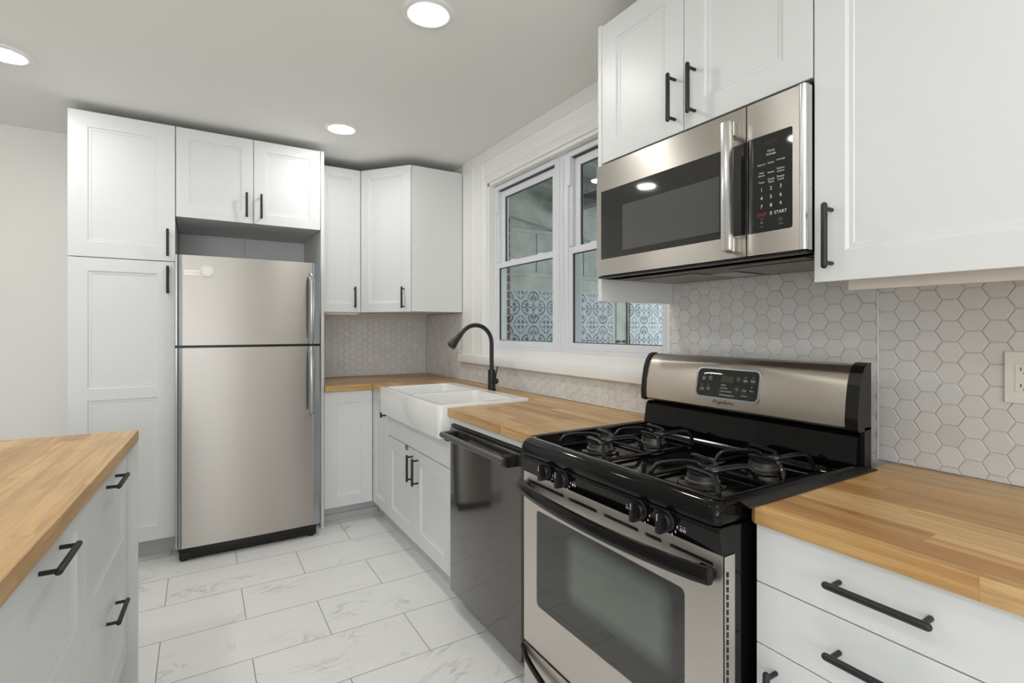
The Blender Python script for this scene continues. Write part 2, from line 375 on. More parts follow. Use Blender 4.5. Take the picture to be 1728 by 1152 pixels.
# ---------------------------------------------------------------- door leafs and handles
def door(parent, F, u0, u1, v0, v1, name='door', panels=None, st=.078, t=.019, m=None, rails=None, label=None):
    """framed front: panels = list of (v_low, v_high) openings; None -> one panel; [] -> flat slab. outer face at w=0"""
    mb = MB(); e = .0012
    if panels is None: panels = [(v0+st, v1-st)]
    a0, a1, b0, b1 = u0+e, u1-e, v0+e, v1-e
    def q(x0, x1, y0, y1, w=0.): mb.add([F(x0, y0, w), F(x1, y0, w), F(x1, y1, w), F(x0, y1, w)], [(0, 1, 2, 3)])
    # body
    P = [F(x, y, z) for z in (-t, -e) for x, y in ((u0, v0), (u1, v0), (u1, v1), (u0, v1))]+[F(x, y, 0) for x, y in ((a0, b0), (a1, b0), (a1, b1), (a0, b1))]
    mb.add(P, [(3, 2, 1, 0)]+[(i, (i+1) % 4, 4+(i+1) % 4, 4+i) for i in range(4)]+[(4+i, 4+(i+1) % 4, 8+(i+1) % 4, 8+i) for i in range(4)])
    if not panels: q(a0, a1, b0, b1)
    else:
        c0, c1 = u0+st, u1-st
        q(a0, c0, b0, b1); q(c1, a1, b0, b1)
        ys = [b0]+[y for p in panels for y in p]+[b1]
        for i in range(0, len(ys), 2): q(c0, c1, ys[i], ys[i+1])
        for y0, y1 in panels:
            prof = [(0, 0), (.006, -.0055), (.0145, -.0055), (.0175, -.0075), (.021, -.0075)]
            ring = [[(c0+d, y0+d, w), (c1-d, y0+d, w), (c1-d, y1-d, w), (c0+d, y1-d, w)] for d, w in prof]
            for A, B in zip(ring, ring[1:]):
                mb.add([F(*p) for p in A+B], [(i, (i+1) % 4, 4+(i+1) % 4, 4+i) for i in range(4)])
            mb.add([F(*p) for p in ring[-1]], [(0, 1, 2, 3)])
    o = mb.build(name, m or M['cab'], parent)
    if label: o['label'] = label
    return o
def handle(parent, F, u, v, L=.15, vert=True, name='handle', off=.034, r=.0068):
    mb = MB(); h = L/2-r; k = L/2-.014
    pt = (lambda d, w: (u, v+d, w)) if vert else (lambda d, w: (u+d, v, w))
    mb.tube([pt(-h, off), pt(h, off)], r, 12, F, round_=True)
    for sgn in (-1, 1): mb.tube([pt(sgn*k, .0), pt(sgn*k, off)], .0048, 10, F)
    return mb.build(name, M['black'], parent)
def carcass(parent, x0, x1, y0, y1, z0, z1, open_='', t=.018, m=None, name='body', back=True):
    """open-fronted box made of boards; the doors close it"""
    mb = MB()
    mb.box(x0, x1, y0, y1, z0, z0+t); mb.box(x0, x1, y0, y1, z1-t, z1)
    if open_ != '-x': mb.box(x0, x0+t, y0, y1, z0+t, z1-t)
    if open_ != '+x': mb.box(x1-t, x1, y0, y1, z0+t, z1-t)
    if open_ != '-y': mb.box(x0, x1, y0, y0+t, z0+t, z1-t)
    if open_ != '+y': mb.box(x0, x1, y1-t, y1, z0+t, z1-t)
    return mb.build(name, m or M['cabside'], parent)

# ================================================================ SETTING
XL, YN = -3.4, -3.2
fl = struct(MB().box(XL-.1, XW+.12, YN-.1, YB+.1, -.1, 0).build('floor', M['floor']))
ce = struct(MB().box(XL-.1, XW+.12, YN-.1, YB+.1, CEIL, CEIL+.1).build('ceiling', M['ceil']))
struct(MB().box(XL-.1, XW+.12, YB, YB+.1, 0, CEIL).build('wall_back', M['wall']))
wallback = bpy.data.objects['wall_back']
# right wall with window opening
OY0, OY1, OZ0, OZ1 = 1.437, 2.976, 1.06, 2.243
wb = MB(); T = .12
wb.box(XW, XW+T, YN-.1, OY0, 0, CEIL); wb.box(XW, XW+T, OY1, YB, 0, CEIL); wb.box(XW, XW+T, OY0, OY1, 0, OZ0); wb.box(XW, XW+T, OY0, OY1, OZ1, CEIL)
wallright = struct(wb.build('wall_right', M['wall']))
# left wall; unseen front wall, its wide opening added for fill daylight
struct(MB().box(XL-.1, XL, YN, -1.4, 0, CEIL).box(XL-.1, XL, -1.4, YB, 0, CEIL).build('wall_left', M['wall']))
struct(MB().box(XL-.1, -2.85, YN-.1, YN, 0, CEIL).box(.25, XW+.12, YN-.1, YN, 0, CEIL).box(-2.85, .25, YN-.1, YN, 0, .6).box(-2.85, .25, YN-.1, YN, 2.2, CEIL).build('wall_front', M['wall']))

# hexagon tile backsplash as parts of the walls
def clip(poly, u0, u1, v0, v1):
    def cut(p, ax, lim, keep_less):
        out = []
        for i in range(len(p)):
            a, b = p[i], p[(i+1) % len(p)]
            ia = (a[ax] <= lim) if keep_less else (a[ax] >= lim); ib = (b[ax] <= lim) if keep_less else (b[ax] >= lim)
            if ia: out.append(a)
            if ia != ib:
                t = (lim-a[ax])/(b[ax]-a[ax]); out.append((a[0]+(b[0]-a[0])*t, a[1]+(b[1]-a[1])*t))
        return out
    for ax, lim, k in ((0, u1, True), (0, u0, False), (1, v1, True), (1, v0, False)):
        if len(poly) < 3: return []
        poly = cut(poly, ax, lim, k)
    return poly if len(poly) > 2 else []
def hexfield(parent, F, rects, pu=0., pv=0.):
    tl, gr = MB(), MB(); PV = .0535; s = PV/math.sqrt(3); gap = .0011
    for (u0, u1, v0, v1) in rects:
        gr.box(u0, u1, v0, v1, .0, .0055, F)
        c = int((u0-pu)/(1.5*s))-2
        while pu+c*1.5*s < u1+.05:
            r = int((v0-pv)/PV)-2
            while pv+r*PV < v1+.06:
                cx, cy = pu+c*1.5*s, pv+(r+(.5 if c % 2 else 0))*PV; r += 1
                rad = s-gap
                hx = [(cx+rad*math.cos(R(60*k)), cy+rad*math.sin(R(60*k))) for k in range(6)]
                p = clip(hx, u0+.0008, u1-.0008, v0+.0008, v1-.0008)
                if not p: continue
                ar = abs(sum(p[i][0]*p[(i+1) % len(p)][1]-p[(i+1) % len(p)][0]*p[i][1] for i in range(len(p))))/2
                if ar < 2e-5: continue
                mx = sum(q[0] for q in p)/len(p); my = sum(q[1] for q in p)/len(p)
                tx, ty = random.gauss(0, .008), random.gauss(0, .010); w0 = .0078+random.uniform(-.0003, .0003)
                W = lambda q, e: w0-e+tx*(q[0]-mx)+ty*(q[1]-my)
                n = len(p); ins = [(q[0]+(mx-q[0])*.07, q[1]+(my-q[1])*.07) for q in p]
                vs = [F(q[0], q[1], .004) for q in p]+[F(q[0], q[1], W(q, .0009)) for q in p]+[F(q[0], q[1], W(q, 0)) for q in ins]
                fs = [(k, (k+1) % n, n+(k+1) % n, n+k) for k in range(n)]+[(n+k, n+(k+1) % n, 2*n+(k+1) % n, 2*n+k) for k in range(n)]+[tuple(2*n+k for k in range(n))]
                tl.add(vs, fs)
            c += 1
    a = gr.build('grout_bed', M['grout'], parent); b = tl.build('tile_backsplash', M['hex'], parent)
    b['label'] = 'white glazed hexagon tile backsplash'; b['kind'] = 'structure'; a['kind'] = 'structure'
F = FX(XW)
hexfield(wallright, F, [(-3.34, -1.437, .914, 1.046), (-1.437, -.690, .88, 1.52), (-.688, .5, .914, 1.40), (-YB+.008, -3.34, .914, 1.40)], pu=-.6665, pv=.9285)
hexfield(wallback, FY(YB), [(.6865, XW-.008, .914, 1.40)], pu=.70, pv=.93)
cs = MB().box(-.6895, -.6865, .914, 1.39, .0, .009, F).build('caulk_joint', M['trim'], wallright)

# ---------------------------------------------------------------- window trim and windows
tr = MB(); F = FX(XW)
cprof = [(0, .0), (0, .022), (.012, .030), (.03, .024), (.095, .018), (.115, .026), (.13, .018), (.145, .012), (.145, 0)]   # across casing, outside -> inside
# header casing: profile in (v,w), swept along u
tr.profile([(OZ1+.150-d, ww) for d, ww in cprof], -(OY1+.02), -1.437, F, smooth=False)
# left side casing, vertical: frame swapped
FV = Fr((XW, 0, 0), (0, 0, 1), (0, 1, 0), (-1, 0, 0))   # u = z, v = y
tr.profile([(OY1+.150-d+.055, ww) for d, ww in [(x*1.38, y) for x, y in cprof]], 1.10, OZ1+.150, FV, smooth=False)
struct(tr.build('trim_1', M['trim']))
# frieze board between casing and ceiling
struct(MB().box(-3.34, -1.437, OZ1+.150, CEIL, 0, .014, F).box(-3.345, -3.155, 1.10, CEIL-.001, 0, .010, F).build('trim_2', M['trim']))
struct(MB().box(-3.375, -1.437, 1.046, 1.102, -.03, .040, F, b=.008).build('trim_3', M['trim']))         # stool under the window
# inner jamb returns
jb = MB(); X0, X1 = XW-.004, XW+.10
jb.box(X0, X1, OY1-.018, OY1+.004, OZ0, OZ1); jb.box(X0, X1, OY0, OY1, OZ1-.016, OZ1+.004); jb.box(X0, X1, OY0-.0, OY0+.012, OZ0, OZ1); jb.box(X0+.03, XW+T+.03, OY0, OY1, 1.06, 1.155)
struct(jb.build('trim_4', M['trim']))

def window(idx, y0, y1):
    """double-hung unit between y0 and y1 (metres along the wall)"""
    z0, z1, zm = 1.155, 2.225, 1.695
    root = thing(f'window_{idx}', None, None, (1.69, (y0+y1)/2, z0), kind='structure')
    F = FX(1.69); a, b = -y1, -y0                       # u range, u right
    fr = MB(); f = .030; fs = .018
    for (u0, u1, v0, v1) in ((a, a+fs, z0, z1), (b-fs, b, z0, z1), (a+fs, b-fs, z1-f, z1), (a+fs, b-fs, z0, z0+.018)): fr.box(u0, u1, v0, v1, -.07, .017, F, b=.002)
    # jamb liner ridges visible beside the upper sash
    fr.box(a+fs, a+f+.010, zm+.03, z1-f, -.07, .005, F); fr.box(b-f-.008, b-fs, zm+.03, z1-f, -.07, .005, F)
    fr.box(a+.008, a+f+.006, z1-.18, z1-.02, 0, .018, F, b=.002)
    fr.build('window_frame', M['vinyl'], root)
    gk = MB().box(a+f, b-f, z1-f-.004, z1-f, -.03, .004, F); gk.build('weather_strip', M['gasket'], root)
    def sash(u0, u1, v0, v1, wf, sb, stl, stop, name):
        m = MB()
        for q in ((u0, u0+stl, v0, v1), (u1-stl, u1, v0, v1), (u0+stl, u1-stl, v1-stop, v1), (u0+stl, u1-stl, v0, v0+sb)): m.box(*q, wf-.022, wf, F, b=.002)
        s = m.build(name, M['vinyl'], root)
        i0, i1, j0, j1 = u0+stl, u1-stl, v0+sb, v1-stop
        gs = MB(); t = .0035
        for q in ((i0, i0+t, j0, j1), (i1-t, i1, j0, j1), (i0, i1, j1-t, j1), (i0, i1, j0, j0+t)): gs.box(*q, wf-.018, wf-.007, F)
        gs.build('gasket', M['gasket'], s)
        MB().box(i0, i1, j0, j1, wf-.014, wf-.011, F).build('pane', M['glass'], s)
        return s
    sash(a+f+.012, b-f-.010, zm-.01, z1-f-.004, -.012, .035, .042, .044, 'upper_sash')
    lo = sash(a+fs, b-fs, z0+.018, zm+.022, .012, .036, .030, .036, 'lower_sash')
    for fr_ in (.28, .72):
        u = a+(b-a)*fr_; MB().box(u-.02, u+.02, zm+.022, zm+.032, -.02, .0, F, b=.003).build('sash_lock', M['vinyl'], lo)
    return root
window(1, 2.262, 2.958)
window(2, 1.468, 2.182)
struct(MB().box(-2.266, -2.178, 1.12, 2.235, -.09, .016, FX(1.69), b=.003).box(-2.245, -2.236, 1.14, 2.2, .012, .022, FX(1.69)).box(-2.210, -2.201, 1.14, 2.2, .012, .022, FX(1.69)).build('trim_5', M['vinyl']))

# ---------------------------------------------------------------- porch beyond the window
PW = 3.77
struct(MB().box(XW+T, 5.3, .4, 3.9, -.1, 0).build('floor', M['porchdark'])); bpy.data.objects[-1] if False else None
pf = MB()
pf.box(2.0, 5.3, PW, PW+.08, 0, 2.30)
pw = struct(pf.build('wall_porch', M['porch']))
MB().box(2.24, 3.455, PW-.008, PW, .95, 1.63).build('pattern_panel', M['motif'], pw)['label'] = 'blue and white quatrefoil patterned panel'
MB().box(3.68, 4.5, PW-.022, PW-.014, .95, 1.63).build('pattern_panel', M['motif'], pw)['label'] = 'blue and white quatrefoil patterned panel on the door leaf'
bd = MB(); bd.box(3.66, 4.55, PW-.014, PW, .9, 2.1); bd.box(2.24, 5., PW-.02, PW, 1.745, 1.785); bd.box(2.24, 5., PW-.03, PW-.0, 2.13, 2.16)
bd.build('board_battens', M['porch'], pw)
jn = MB(); jn.box(2.56, 2.566, PW-.003, PW+.001, 1.79, 2.13); jn.box(3.51, 3.515, PW-.003, PW, .95, 2.1); jn.box(3.652, 3.658, PW-.003, PW, .95, 2.1); jn.box(3.1, 3.105, PW-.003, PW, 1.79, 2.13)
jn.build('board_joint', M['porchdark'], pw)
for zz in (1.15, 1.56): MB().box(3.53, 3.56, PW-.02, PW, zz, zz+.02).box(3.61, 3.64, PW-.02, PW, zz, zz+.02).build('hinge', M['gasket'], pw)
struct(MB().box(5.3, 5.4, .3, 3.9, 0, .6).box(XW+T, 5.4, .3, .4, 0, 2.5).build('wall_porch_sky_block', M['porch']))  # unseen walls added to hold back skylight from the porch
# brick pier at the left of the porch
struct(MB().box(XW+T+.01, 2.262, 3.73, PW+.08, 0, 2.5).build('wall_brick', M['brick']))
# sloping board ceiling of the lean-to
sl = -.155
def sz(x, z): return z+sl*(x-2.3)
rf = MB()
y = .4; k = 0
while y < PW:
    y1 = min(y+.30, PW+.05)
    rf.prism([(XW+T, sz(XW+T, 2.50)), (5.3, sz(5.3, 2.50)), (5.3, sz(5.3, 2.54)), (XW+T, sz(XW+T, 2.54))], -y1+.008, -y, Fr((0, 0, 0), (1, 0, 0), (0, 0, 1), (0, -1, 0)))
    rf.prism([(XW+T, sz(XW+T, 2.47)), (5.3, sz(5.3, 2.47)), (5.3, sz(5.3, 2.51)), (XW+T, sz(XW+T, 2.51))], -y-.04, -y+.02, Fr((0, 0, 0), (1, 0, 0), (0, 0, 1), (0, -1, 0)))
    y += .30
rf.prism([(2.0, sz(2.0, 2.24)), (5.3, sz(5.3, 2.24)), (5.3, sz(5.3, 2.52)), (2.0, sz(2.0, 2.52))], -PW+.0, -PW+.07, Fr((0, 0, 0), (1, 0, 0), (0, 0, 1), (0, -1, 0)))
pc = struct(rf.build('ceiling_porch', M['porch']))
MB().box(2.72, 2.80, .5, PW-.08, 2.30, 2.40).build('purlin', M['porchdark'], pc)
MB().prism([(XW+T, sz(XW+T, 2.56)), (5.3, sz(5.3, 2.56)), (5.3, sz(5.3, 2.6)), (XW+T, sz(XW+T, 2.6))], -PW-.1, -.3, Fr((0, 0, 0), (1, 0, 0), (0, 0, 1), (0, -1, 0))).build('roof_deck', M['porch'], pc)

# ================================================================ CEILING LAMPS
def lamp(x, y, label):
    t = thing('ceiling_light', label, 'ceiling light', (x, y, CEIL), 0, 'round recessed ceiling lights')
    m = MB(); m.lathe([(.097, 0), (.097, -.004), (.090, -.009), (.072, -.010), (.064, -.006), (.062, .0)], (x, y, CEIL-.0002), 48, cap=False); m.build('trim_ring', M['trim'], t)
    MB().lathe([(.0635, -.004), (.060, -.011), (.045, -.0145), (.02, -.016), (.0, -.0165)], (x, y, CEIL), 40, cap=False).build('lens', M['lamp'], t)
    return t
l0 = lamp(.733, 1.80, 'recessed ceiling light nearest the upper cabinets over the microwave, largest in view')
for x, y, lb in ((.715, 3.10, 'smaller recessed ceiling light in front of the corner wall cabinets'),
                 (-.72, 3.02, 'recessed ceiling light cut by the left edge of the picture'),
                 (-.72, 1.75, 'added unseen recessed ceiling light above the island'), (.33, -.15, 'added unseen recessed ceiling light above where the picture is taken'),  # lamps from here on are unseen, added to brighten the room
                 (-.72, .35, 'added unseen recessed ceiling light above the near end of the island'), (.733, -1.2, 'added unseen recessed ceiling light behind the picture taker'), (-.9, -1.4, 'added unseen recessed ceiling light in the open room behind the island')):
    c = copy_tree(l0); c.location = (x, y, CEIL); c['label'] = lb

# ================================================================ BACK WALL: pantry, fridge surround, wall cabinets, base
# pantry
t = thing('pantry_cabinet', 'tall white two-door pantry cabinet left of the refrigerator', 'cabinet', (-.35, YP+.3, 0))
carcass(t, -.583, -.122, YP+.02, YB-.004, .115, 2.424, '-y')
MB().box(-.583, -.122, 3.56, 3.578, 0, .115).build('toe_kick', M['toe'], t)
F = FY(YP)
d1 = door(t, F, -.583, -.119, 1.6625, 2.425, st=.08); handle(d1, F, -.153, 1.763, .155)
d2 = door(t, F, -.583, -.119, .116, 1.6585, panels=[(.197, .905), (.965, 1.59)], st=.08); handle(d2, F, -.153, 1.557, .155)
# fridge surround: side panel + top cabinet
t = thing('fridge_side_panel', 'tall white end panel on the right side of the refrigerator', 'panel', (.672, YP+.3, 0))
MB().box(.664, .684, YP-.002, YB-.004, 0, 2.426, b=.001).build('panel', M['cabside'], t)
t = thing('wall_cabinet', 'wide white two-door cabinet above the refrigerator', 'cabinet', (.28, YP+.3, 1.918))
carcass(t, -.117, .662, YP+.02, YB-.004, 1.921, 2.424, '-y')
for (a, b, hu) in ((-.1145, .2755, .238), (.2785, .661, .317)):
    dd = door(t, F, a, b, 1.918, 2.425, st=.062); handle(dd, F, hu, 2.022, .15)
# gap filler seen in the alcove (grey shaded back panel with a joint)
t = thing('alcove_back_panel', 'grey-white board at the back of the gap above the refrigerator', 'panel', (.27, YB-.02, 1.4))
MB().box(-.117, .2715, YB-.012, YB-.004, 0, 1.917).box(.2735, .662, YB-.012, YB-.004, 0, 1.917).build('board', M['cabside'], t)

# wall cabinet beside the fridge + diagonal corner cabinet
t = thing('wall_cabinet', 'narrow white wall cabinet between the refrigerator panel and the diagonal corner cabinet', 'cabinet', (.83, 3.87, 1.40))
carcass(t, .686, .978, 3.694, YB-.004, 1.405, 2.41, '-y')
F = FY(3.674); dd = door(t, F, .686, .978, 1.402, 2.412, st=.062); handle(dd, F, .935, 1.508, .15)
MB().box(.70, .975, 3.70, 3.716, 1.385, 1.404).build('light_rail', M['beige'], t)
t = thing('corner_wall_cabinet', 'diagonal white corner wall cabinet beside the window', 'cabinet', (1.3, 3.75, 1.40))
A, B = Vector((.981, 3.674, 0)), Vector((1.236, 3.353, 0)); U = (B-A).normalized(); N = Vector((U.y, -U.x, 0))
if N.y > 0: N = -N
Fd = Fr(A, U, (0, 0, 1), N); Ld = (B-A).length
ins = .02
poly = [(.981, YB-.004), (.981, 3.674+.022), (A.x-N.x*ins, A.y-N.y*ins), (B.x-N.x*ins, B.y-N.y*ins), (1.256, 3.35), (XW-.004, 3.35), (XW-.004, YB-.004)]
poly = [(.982, YB-.004), (.982, 3.70), (1.246, 3.368), (1.246, 3.35), (XW-.012, 3.35), (XW-.012, YB-.004)]
MB().prism(poly, 1.405, 2.41, FZ(0)).build('body', M['cabside'], t)
dd = door(t, Fd, .001, Ld-.001, 1.402, 2.412, st=.064); handle(dd, Fd, Ld-.052, 1.500, .15)
MB().box(.98, 1.62, 4.00, 4.016, 1.385, 1.405).build('light_rail', M['beige'], t)

# back base cabinet
F = FY(YP)
t = thing('base_cabinet', 'white single-door base cabinet right of the refrigerator, under the corner of the counter', 'cabinet', (.85, YP+.3, 0))
carcass(t, .686, .998, YP+.02, YB-.004, .115, .876, '-y')
door(t, F, .686, .998, .118, .873, st=.075)
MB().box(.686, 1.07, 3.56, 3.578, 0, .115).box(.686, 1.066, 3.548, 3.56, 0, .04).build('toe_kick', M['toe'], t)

# ================================================================ REFRIGERATOR
FRx0, FRx1, FRy, = -.116, .640, 3.318
t = thing('refrigerator', 'stainless steel top-freezer refrigerator between the pantry and the corner base cabinet', 'refrigerator', (.262, 3.7, 0), R(.0))
MB().box(-.105, .63, 3.385, 4.02, .04, 1.672, b=.004).box(-.09, -.03, 3.34, 3.40, 1.672, 1.694, b=.004).build('body', M['darksteel'], t)
def fdoor(z0, z1):
    # main brushed skin, slightly bowed, between the two moulded end trims
    F = FY(0); n = 14; prof = []
    x0, x1 = FRx0+.038, FRx1-.050
    pts = [(x0+(x1-x0)*i/n, -(FRy-.006*math.sin(math.pi*i/n))) for i in range(n+1)]+[(x1, -3.372), (x0, -3.372)]
    d = MB().prism([(p[0], -p[1]) for p in pts], z0, z1, FZ(0), smooth=True).build('door', M['steelf'], t)
    tl = MB()
    # left moulded trim with vertical flutes
    tp = [(FRx0, 3.372), (FRx0, 3.335), (FRx0+.004, 3.326), (FRx0+.009, 3.326), (FRx0+.013, 3.331), (FRx0+.017, 3.324), (FRx0+.022, 3.318), (FRx0+.027, 3.322), (FRx0+.031, 3.316), (FRx0+.038, 3.3165), (FRx0+.038, 3.372)]
    tl.prism(tp, z0, z1, FZ(0), smooth=False); tl.build('edge_trim', M['silver'], d); tl = MB()
    tp = [(FRx1, 3.372), (FRx1, 3.33), (FRx1-.006, 3.322), (FRx1-.04, 3.313), (FRx1-.044, 3.311), (FRx1-.050, 3.3165), (FRx1-.050, 3.372)]
    tl.prism(tp, z0, z1, FZ(0), smooth=False)
    tl.build('edge_trim', M['silver'], d)
    return d
dT = fdoor(1.1925, 1.689); dB = fdoor(.080, 1.1780)
MB().box(-.11, .634, 3.345, 3.385, 1.178, 1.1925).build('door_gasket', M['bplastic'], t)
def fhandle(d, za, zb, curved_top):
    # flat bar, one end curving into the door, other end reaching the gap between the doors
    mb = MB(); n = 12; L = []
    for i in range(n+1):
        s_ = i/n; L.append((.578, 3.272+.03*max(0, 1-s_*5)**2 if False else 3.272, za+(zb-za)*s_))
    sg = 1 if zb > za else -1
    path = [(.578, 3.318, za+sg*.006), (.578, 3.300, za+sg*.002), (.578, 3.284, za+sg*.006), (.578, 3.274, za+sg*.022), (.578, 3.268, za+sg*.06), (.578, 3.266, (za+zb)/2), (.578, 3.272, zb-sg*.09), (.578, 3.284, zb-sg*.03), (.578, 3.296, zb)]
    rr = [.015, .016, .0165, .017, .0175, .0175, .0175, .017, .016]
    mb.tube([Vector(p) for p in path], rr, 14, ID, round_=False)
    # flatten in depth: squash the cross-section
    mb.box(.565, .591, 3.285, 3.318, zb-.03 if sg > 0 else zb, zb if sg > 0 else zb+.03, b=.003)
    return mb.build('handle', M['silver'], d)
fhandle(dT, 1.612, 1.197, True); fhandle(dB, .772, 1.172, False)
gr = MB().box(-.098, .618, 3.345, 3.40, .012, .076, b=.003)
for i in range(5): gr.box(-.08+.14*i, .04+.14*i, 3.3435, 3.346, .028, .036)
gr.build('toe_grille', M['bplastic'], t)
for x in (-.075, .59): MB().lathe([(.018, 0), (.018, .012), (.008, .012), (.008, .03)], (x, 3.37, 0), 16).build('foot', M['bplastic'], t)
MB().box(-.096, -.04, 3.3415, 3.3450, .012, .05).build('hinge_bracket', M['bplastic'], t)
bdg = MB().box(-.076, .000, 3.3145, 3.3165, 1.576, 1.611, b=.0008).build('brand_badge', M['steelbg'], dT)
MB().text('FRIGIDAIRE', .0125, -.040, 1.592, FY(3.3143), .0003).build('lettering', M['ink'], bdg)
t = thing('fridge_magnet', 'round white magnet disc stuck high on the freezer door', 'magnet', (.034, 3.305, 1.604))
Fm = Fr((.034, 3.3135, 1.604), (1, 0, 0), (0, 0, 1), (0, -1, 0))
MB().lathe([(.031, 0), (.033, .003), (.033, .010), (.031, .013), (.0, .013)], (0, 0, 0), 36, Fm, cap=False).build('disc', M['plate'], t)
mm = MB(); mm.lathe([(.024, .0132), (.0242, .0134), (.0236, .0134), (.0234, .0132)], (0, 0, 0), 36, Fm, cap=False); mm.build('printed_ring', M['inkgrey'], t)

# ================================================================ COUNTERTOPS
def slab(name, poly, m, label, z0=.876, z1=.914):
    o = MB().prism(poly, z0, z1, FZ(0)).build(name, m, None, bevel=.0018)
    return tag(o, label, 'countertop')
SKY0, SKY1, SKX0, SKX1 = 2.19, 3.108, .943, 1.452
# L-shaped corner piece + run along the window, notched round the sink
slab('countertop', [(XC, 1.455), (XC, SKY0-.004), (SKX1+.002, SKY0-.004), (SKX1+.002, SKY1+.004), (XC, SKY1+.004), (XC, 3.425), (XW-.009, 3.425), (XW-.009, 1.455)], M['woody'], 'oak butcher block countertop along the window, cut out around the white sink')
slab('countertop', [(.686, 3.4255), (.686, YB-.009), (XW-.009, YB-.009), (XW-.009, 3.4255)], M['woodx'], 'short oak butcher block countertop in the corner right of the refrigerator')
slab('countertop', [(XC, -.55), (XC, .642), (XC+.008, .6545), (XW-.009, .6545), (XW-.009, -.55)], M['woody'], 'oak butcher block countertop right of the gas range, nearest the picture taker')

# ================================================================ RIGHT RUN BASE CABINETS
F = FX(XF)
t = thing('base_cabinet', 'narrow white base cabinet in the inner corner left of the sink', 'cabinet', (1.3, 3.28, 0))
carcass(t, XF+.02, XW-.012, 3.117, 3.44, .115, .874, '-x')
dd = door(t, F, -3.441, -3.116, .118, .873, st=.062); handle(dd, F, -3.148, .802, .15)
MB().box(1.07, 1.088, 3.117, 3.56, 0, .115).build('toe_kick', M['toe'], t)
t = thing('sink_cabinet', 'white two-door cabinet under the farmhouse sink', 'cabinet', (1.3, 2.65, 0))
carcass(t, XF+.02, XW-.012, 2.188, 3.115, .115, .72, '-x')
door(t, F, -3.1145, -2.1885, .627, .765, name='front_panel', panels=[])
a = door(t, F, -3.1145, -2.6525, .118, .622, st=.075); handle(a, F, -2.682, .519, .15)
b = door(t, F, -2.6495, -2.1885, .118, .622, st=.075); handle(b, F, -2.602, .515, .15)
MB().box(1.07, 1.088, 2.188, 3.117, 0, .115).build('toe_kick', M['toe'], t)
MB().box(-2.795, -2.755, .598, .6255, .0, .004, F, b=.002).build('child_latch', M['inkgrey'], t)['label'] = 'small grey latch tab'
t = thing('filler_strip', 'white filler strips above and beside the black dishwasher', 'trim strip', (1.02, 1.8, .85))
MB().box(XF-.0, XF+.02, 1.46, 2.186, .848, .8745).box(XF+.0, XF+.02, 2.162, 2.186, .115, .848).box(XF, XF+.02, 1.44, 1.536, .115, .848).build('strip', M['cabside'], t)

# dishwasher
t = thing('dishwasher', 'black stainless dishwasher with bar handle between the sink cabinet and the gas range', 'dishwasher', (1.3, 1.85, 0))
DX = .985; F = FX(DX)
MB().box(DX+.03, XW-.02, 1.552, 2.15, .08, .842).build('body', M['darksteel'], t)
dd = MB().box(-2.156, -1.546, .082, .832, -.03, 0, F, b=.003).build('door', M['bss'], t)
MB().box(-2.156, -1.546, .8325, .845, -.03, -.004, F, b=.002).build('control_strip', M['bplastic'], t)
hb = MB()
hb.tube([(-2.13, .806, .052), (-1.575, .806, .052)], .0135, 16, F, round_=False)
hb.build('handle', M['bssr'], dd)
for u in (-2.095, -1.588): MB().box(u-.022, u+.022, .782, .824, 0, .05, F, b=.006).build('handle_bracket', M['bplastic'], dd)
MB().box(1.06, 1.07, 1.546, 2.156, 0.0, .08).build('toe_kick', M['darksteel'], t)

# right drawers cabinet
F = FX(XF)
t = thing('drawer_cabinet', 'white drawer cabinet under the countertop right of the gas range', 'cabinet', (1.3, .2, 0))
carcass(t, XF+.02, XW-.012, -.27, .645, .115, .874, '-x')
a = door(t, F, -.648, .266, .7525, .8735, name='drawer', panels=[]); handle(a, F, -.416, .817, .165, False)
b = door(t, F, -.648, .266, .6245, .7500, name='drawer', panels=[]); handle(b, F, -.416, .688, .165, False)
c = door(t, F, -.648, -.193, .118, .6220, st=.075); handle(c, F, -.605, .520, .15)
c = door(t, F, -.190, .266, .118, .6220, st=.075); handle(c, F, -.150, .520, .15)
MB().box(1.07, 1.088, -.27, .645, 0, .115).build('toe_kick', M['toe'], t)

# ================================================================ SINK
t = thing('farmhouse_sink', 'white ceramic double-bowl apron-front sink set into the countertop', 'sink', (1.2, 2.65, .9))
bm = bmesh.new()
def rr(x0, x1, y0, y1, r, n=6):
    out = []
    for cx, cy, a0 in ((x1-r, y1-r, 0), (x0+r, y1-r, 90), (x0+r, y0+r, 180), (x1-r, y0+r, 270)):
        for i in range(n+1): a_ = R(a0+90*i/n); out.append((cx+r*math.cos(a_), cy+r*math.sin(a_)))
    return out
x0, x1, y0, y1 = SKX0, SKX1, SKY0, SKY1; zt = .927
mb = MB()
# outer shell: rounded rectangle rings going up the outside, over the lip
def ringsurf(rings):
    n = len(rings[0]); vs = [p for r_ in rings for p in r_]
    mb.add(vs, [(i*n+k, i*n+(k+1) % n, (i+1)*n+(k+1) % n, (i+1)*n+k) for i in range(len(rings)-1) for k in range(n)], True)
o = lambda d, z, r: [(x, y, z) for x, y in rr(x0+d, x1-d, y0+d, y1-d, r)]
ringsurf([o(.004, .77, .02), o(0, .78, .022), o(0, zt-.008, .022), o(.003, zt-.002, .020), o(.009, zt, .016)])
# underside lid
n = len(o(.004, .77, .02)); mb.add(o(.004, .77, .02), [tuple(range(n))])
# two bowls
ym = 2.66; bowls = [(x0+.030, x1-.075, y0+.030, ym-.012), (x0+.030, x1-.075, ym+.012, y1-.030)]
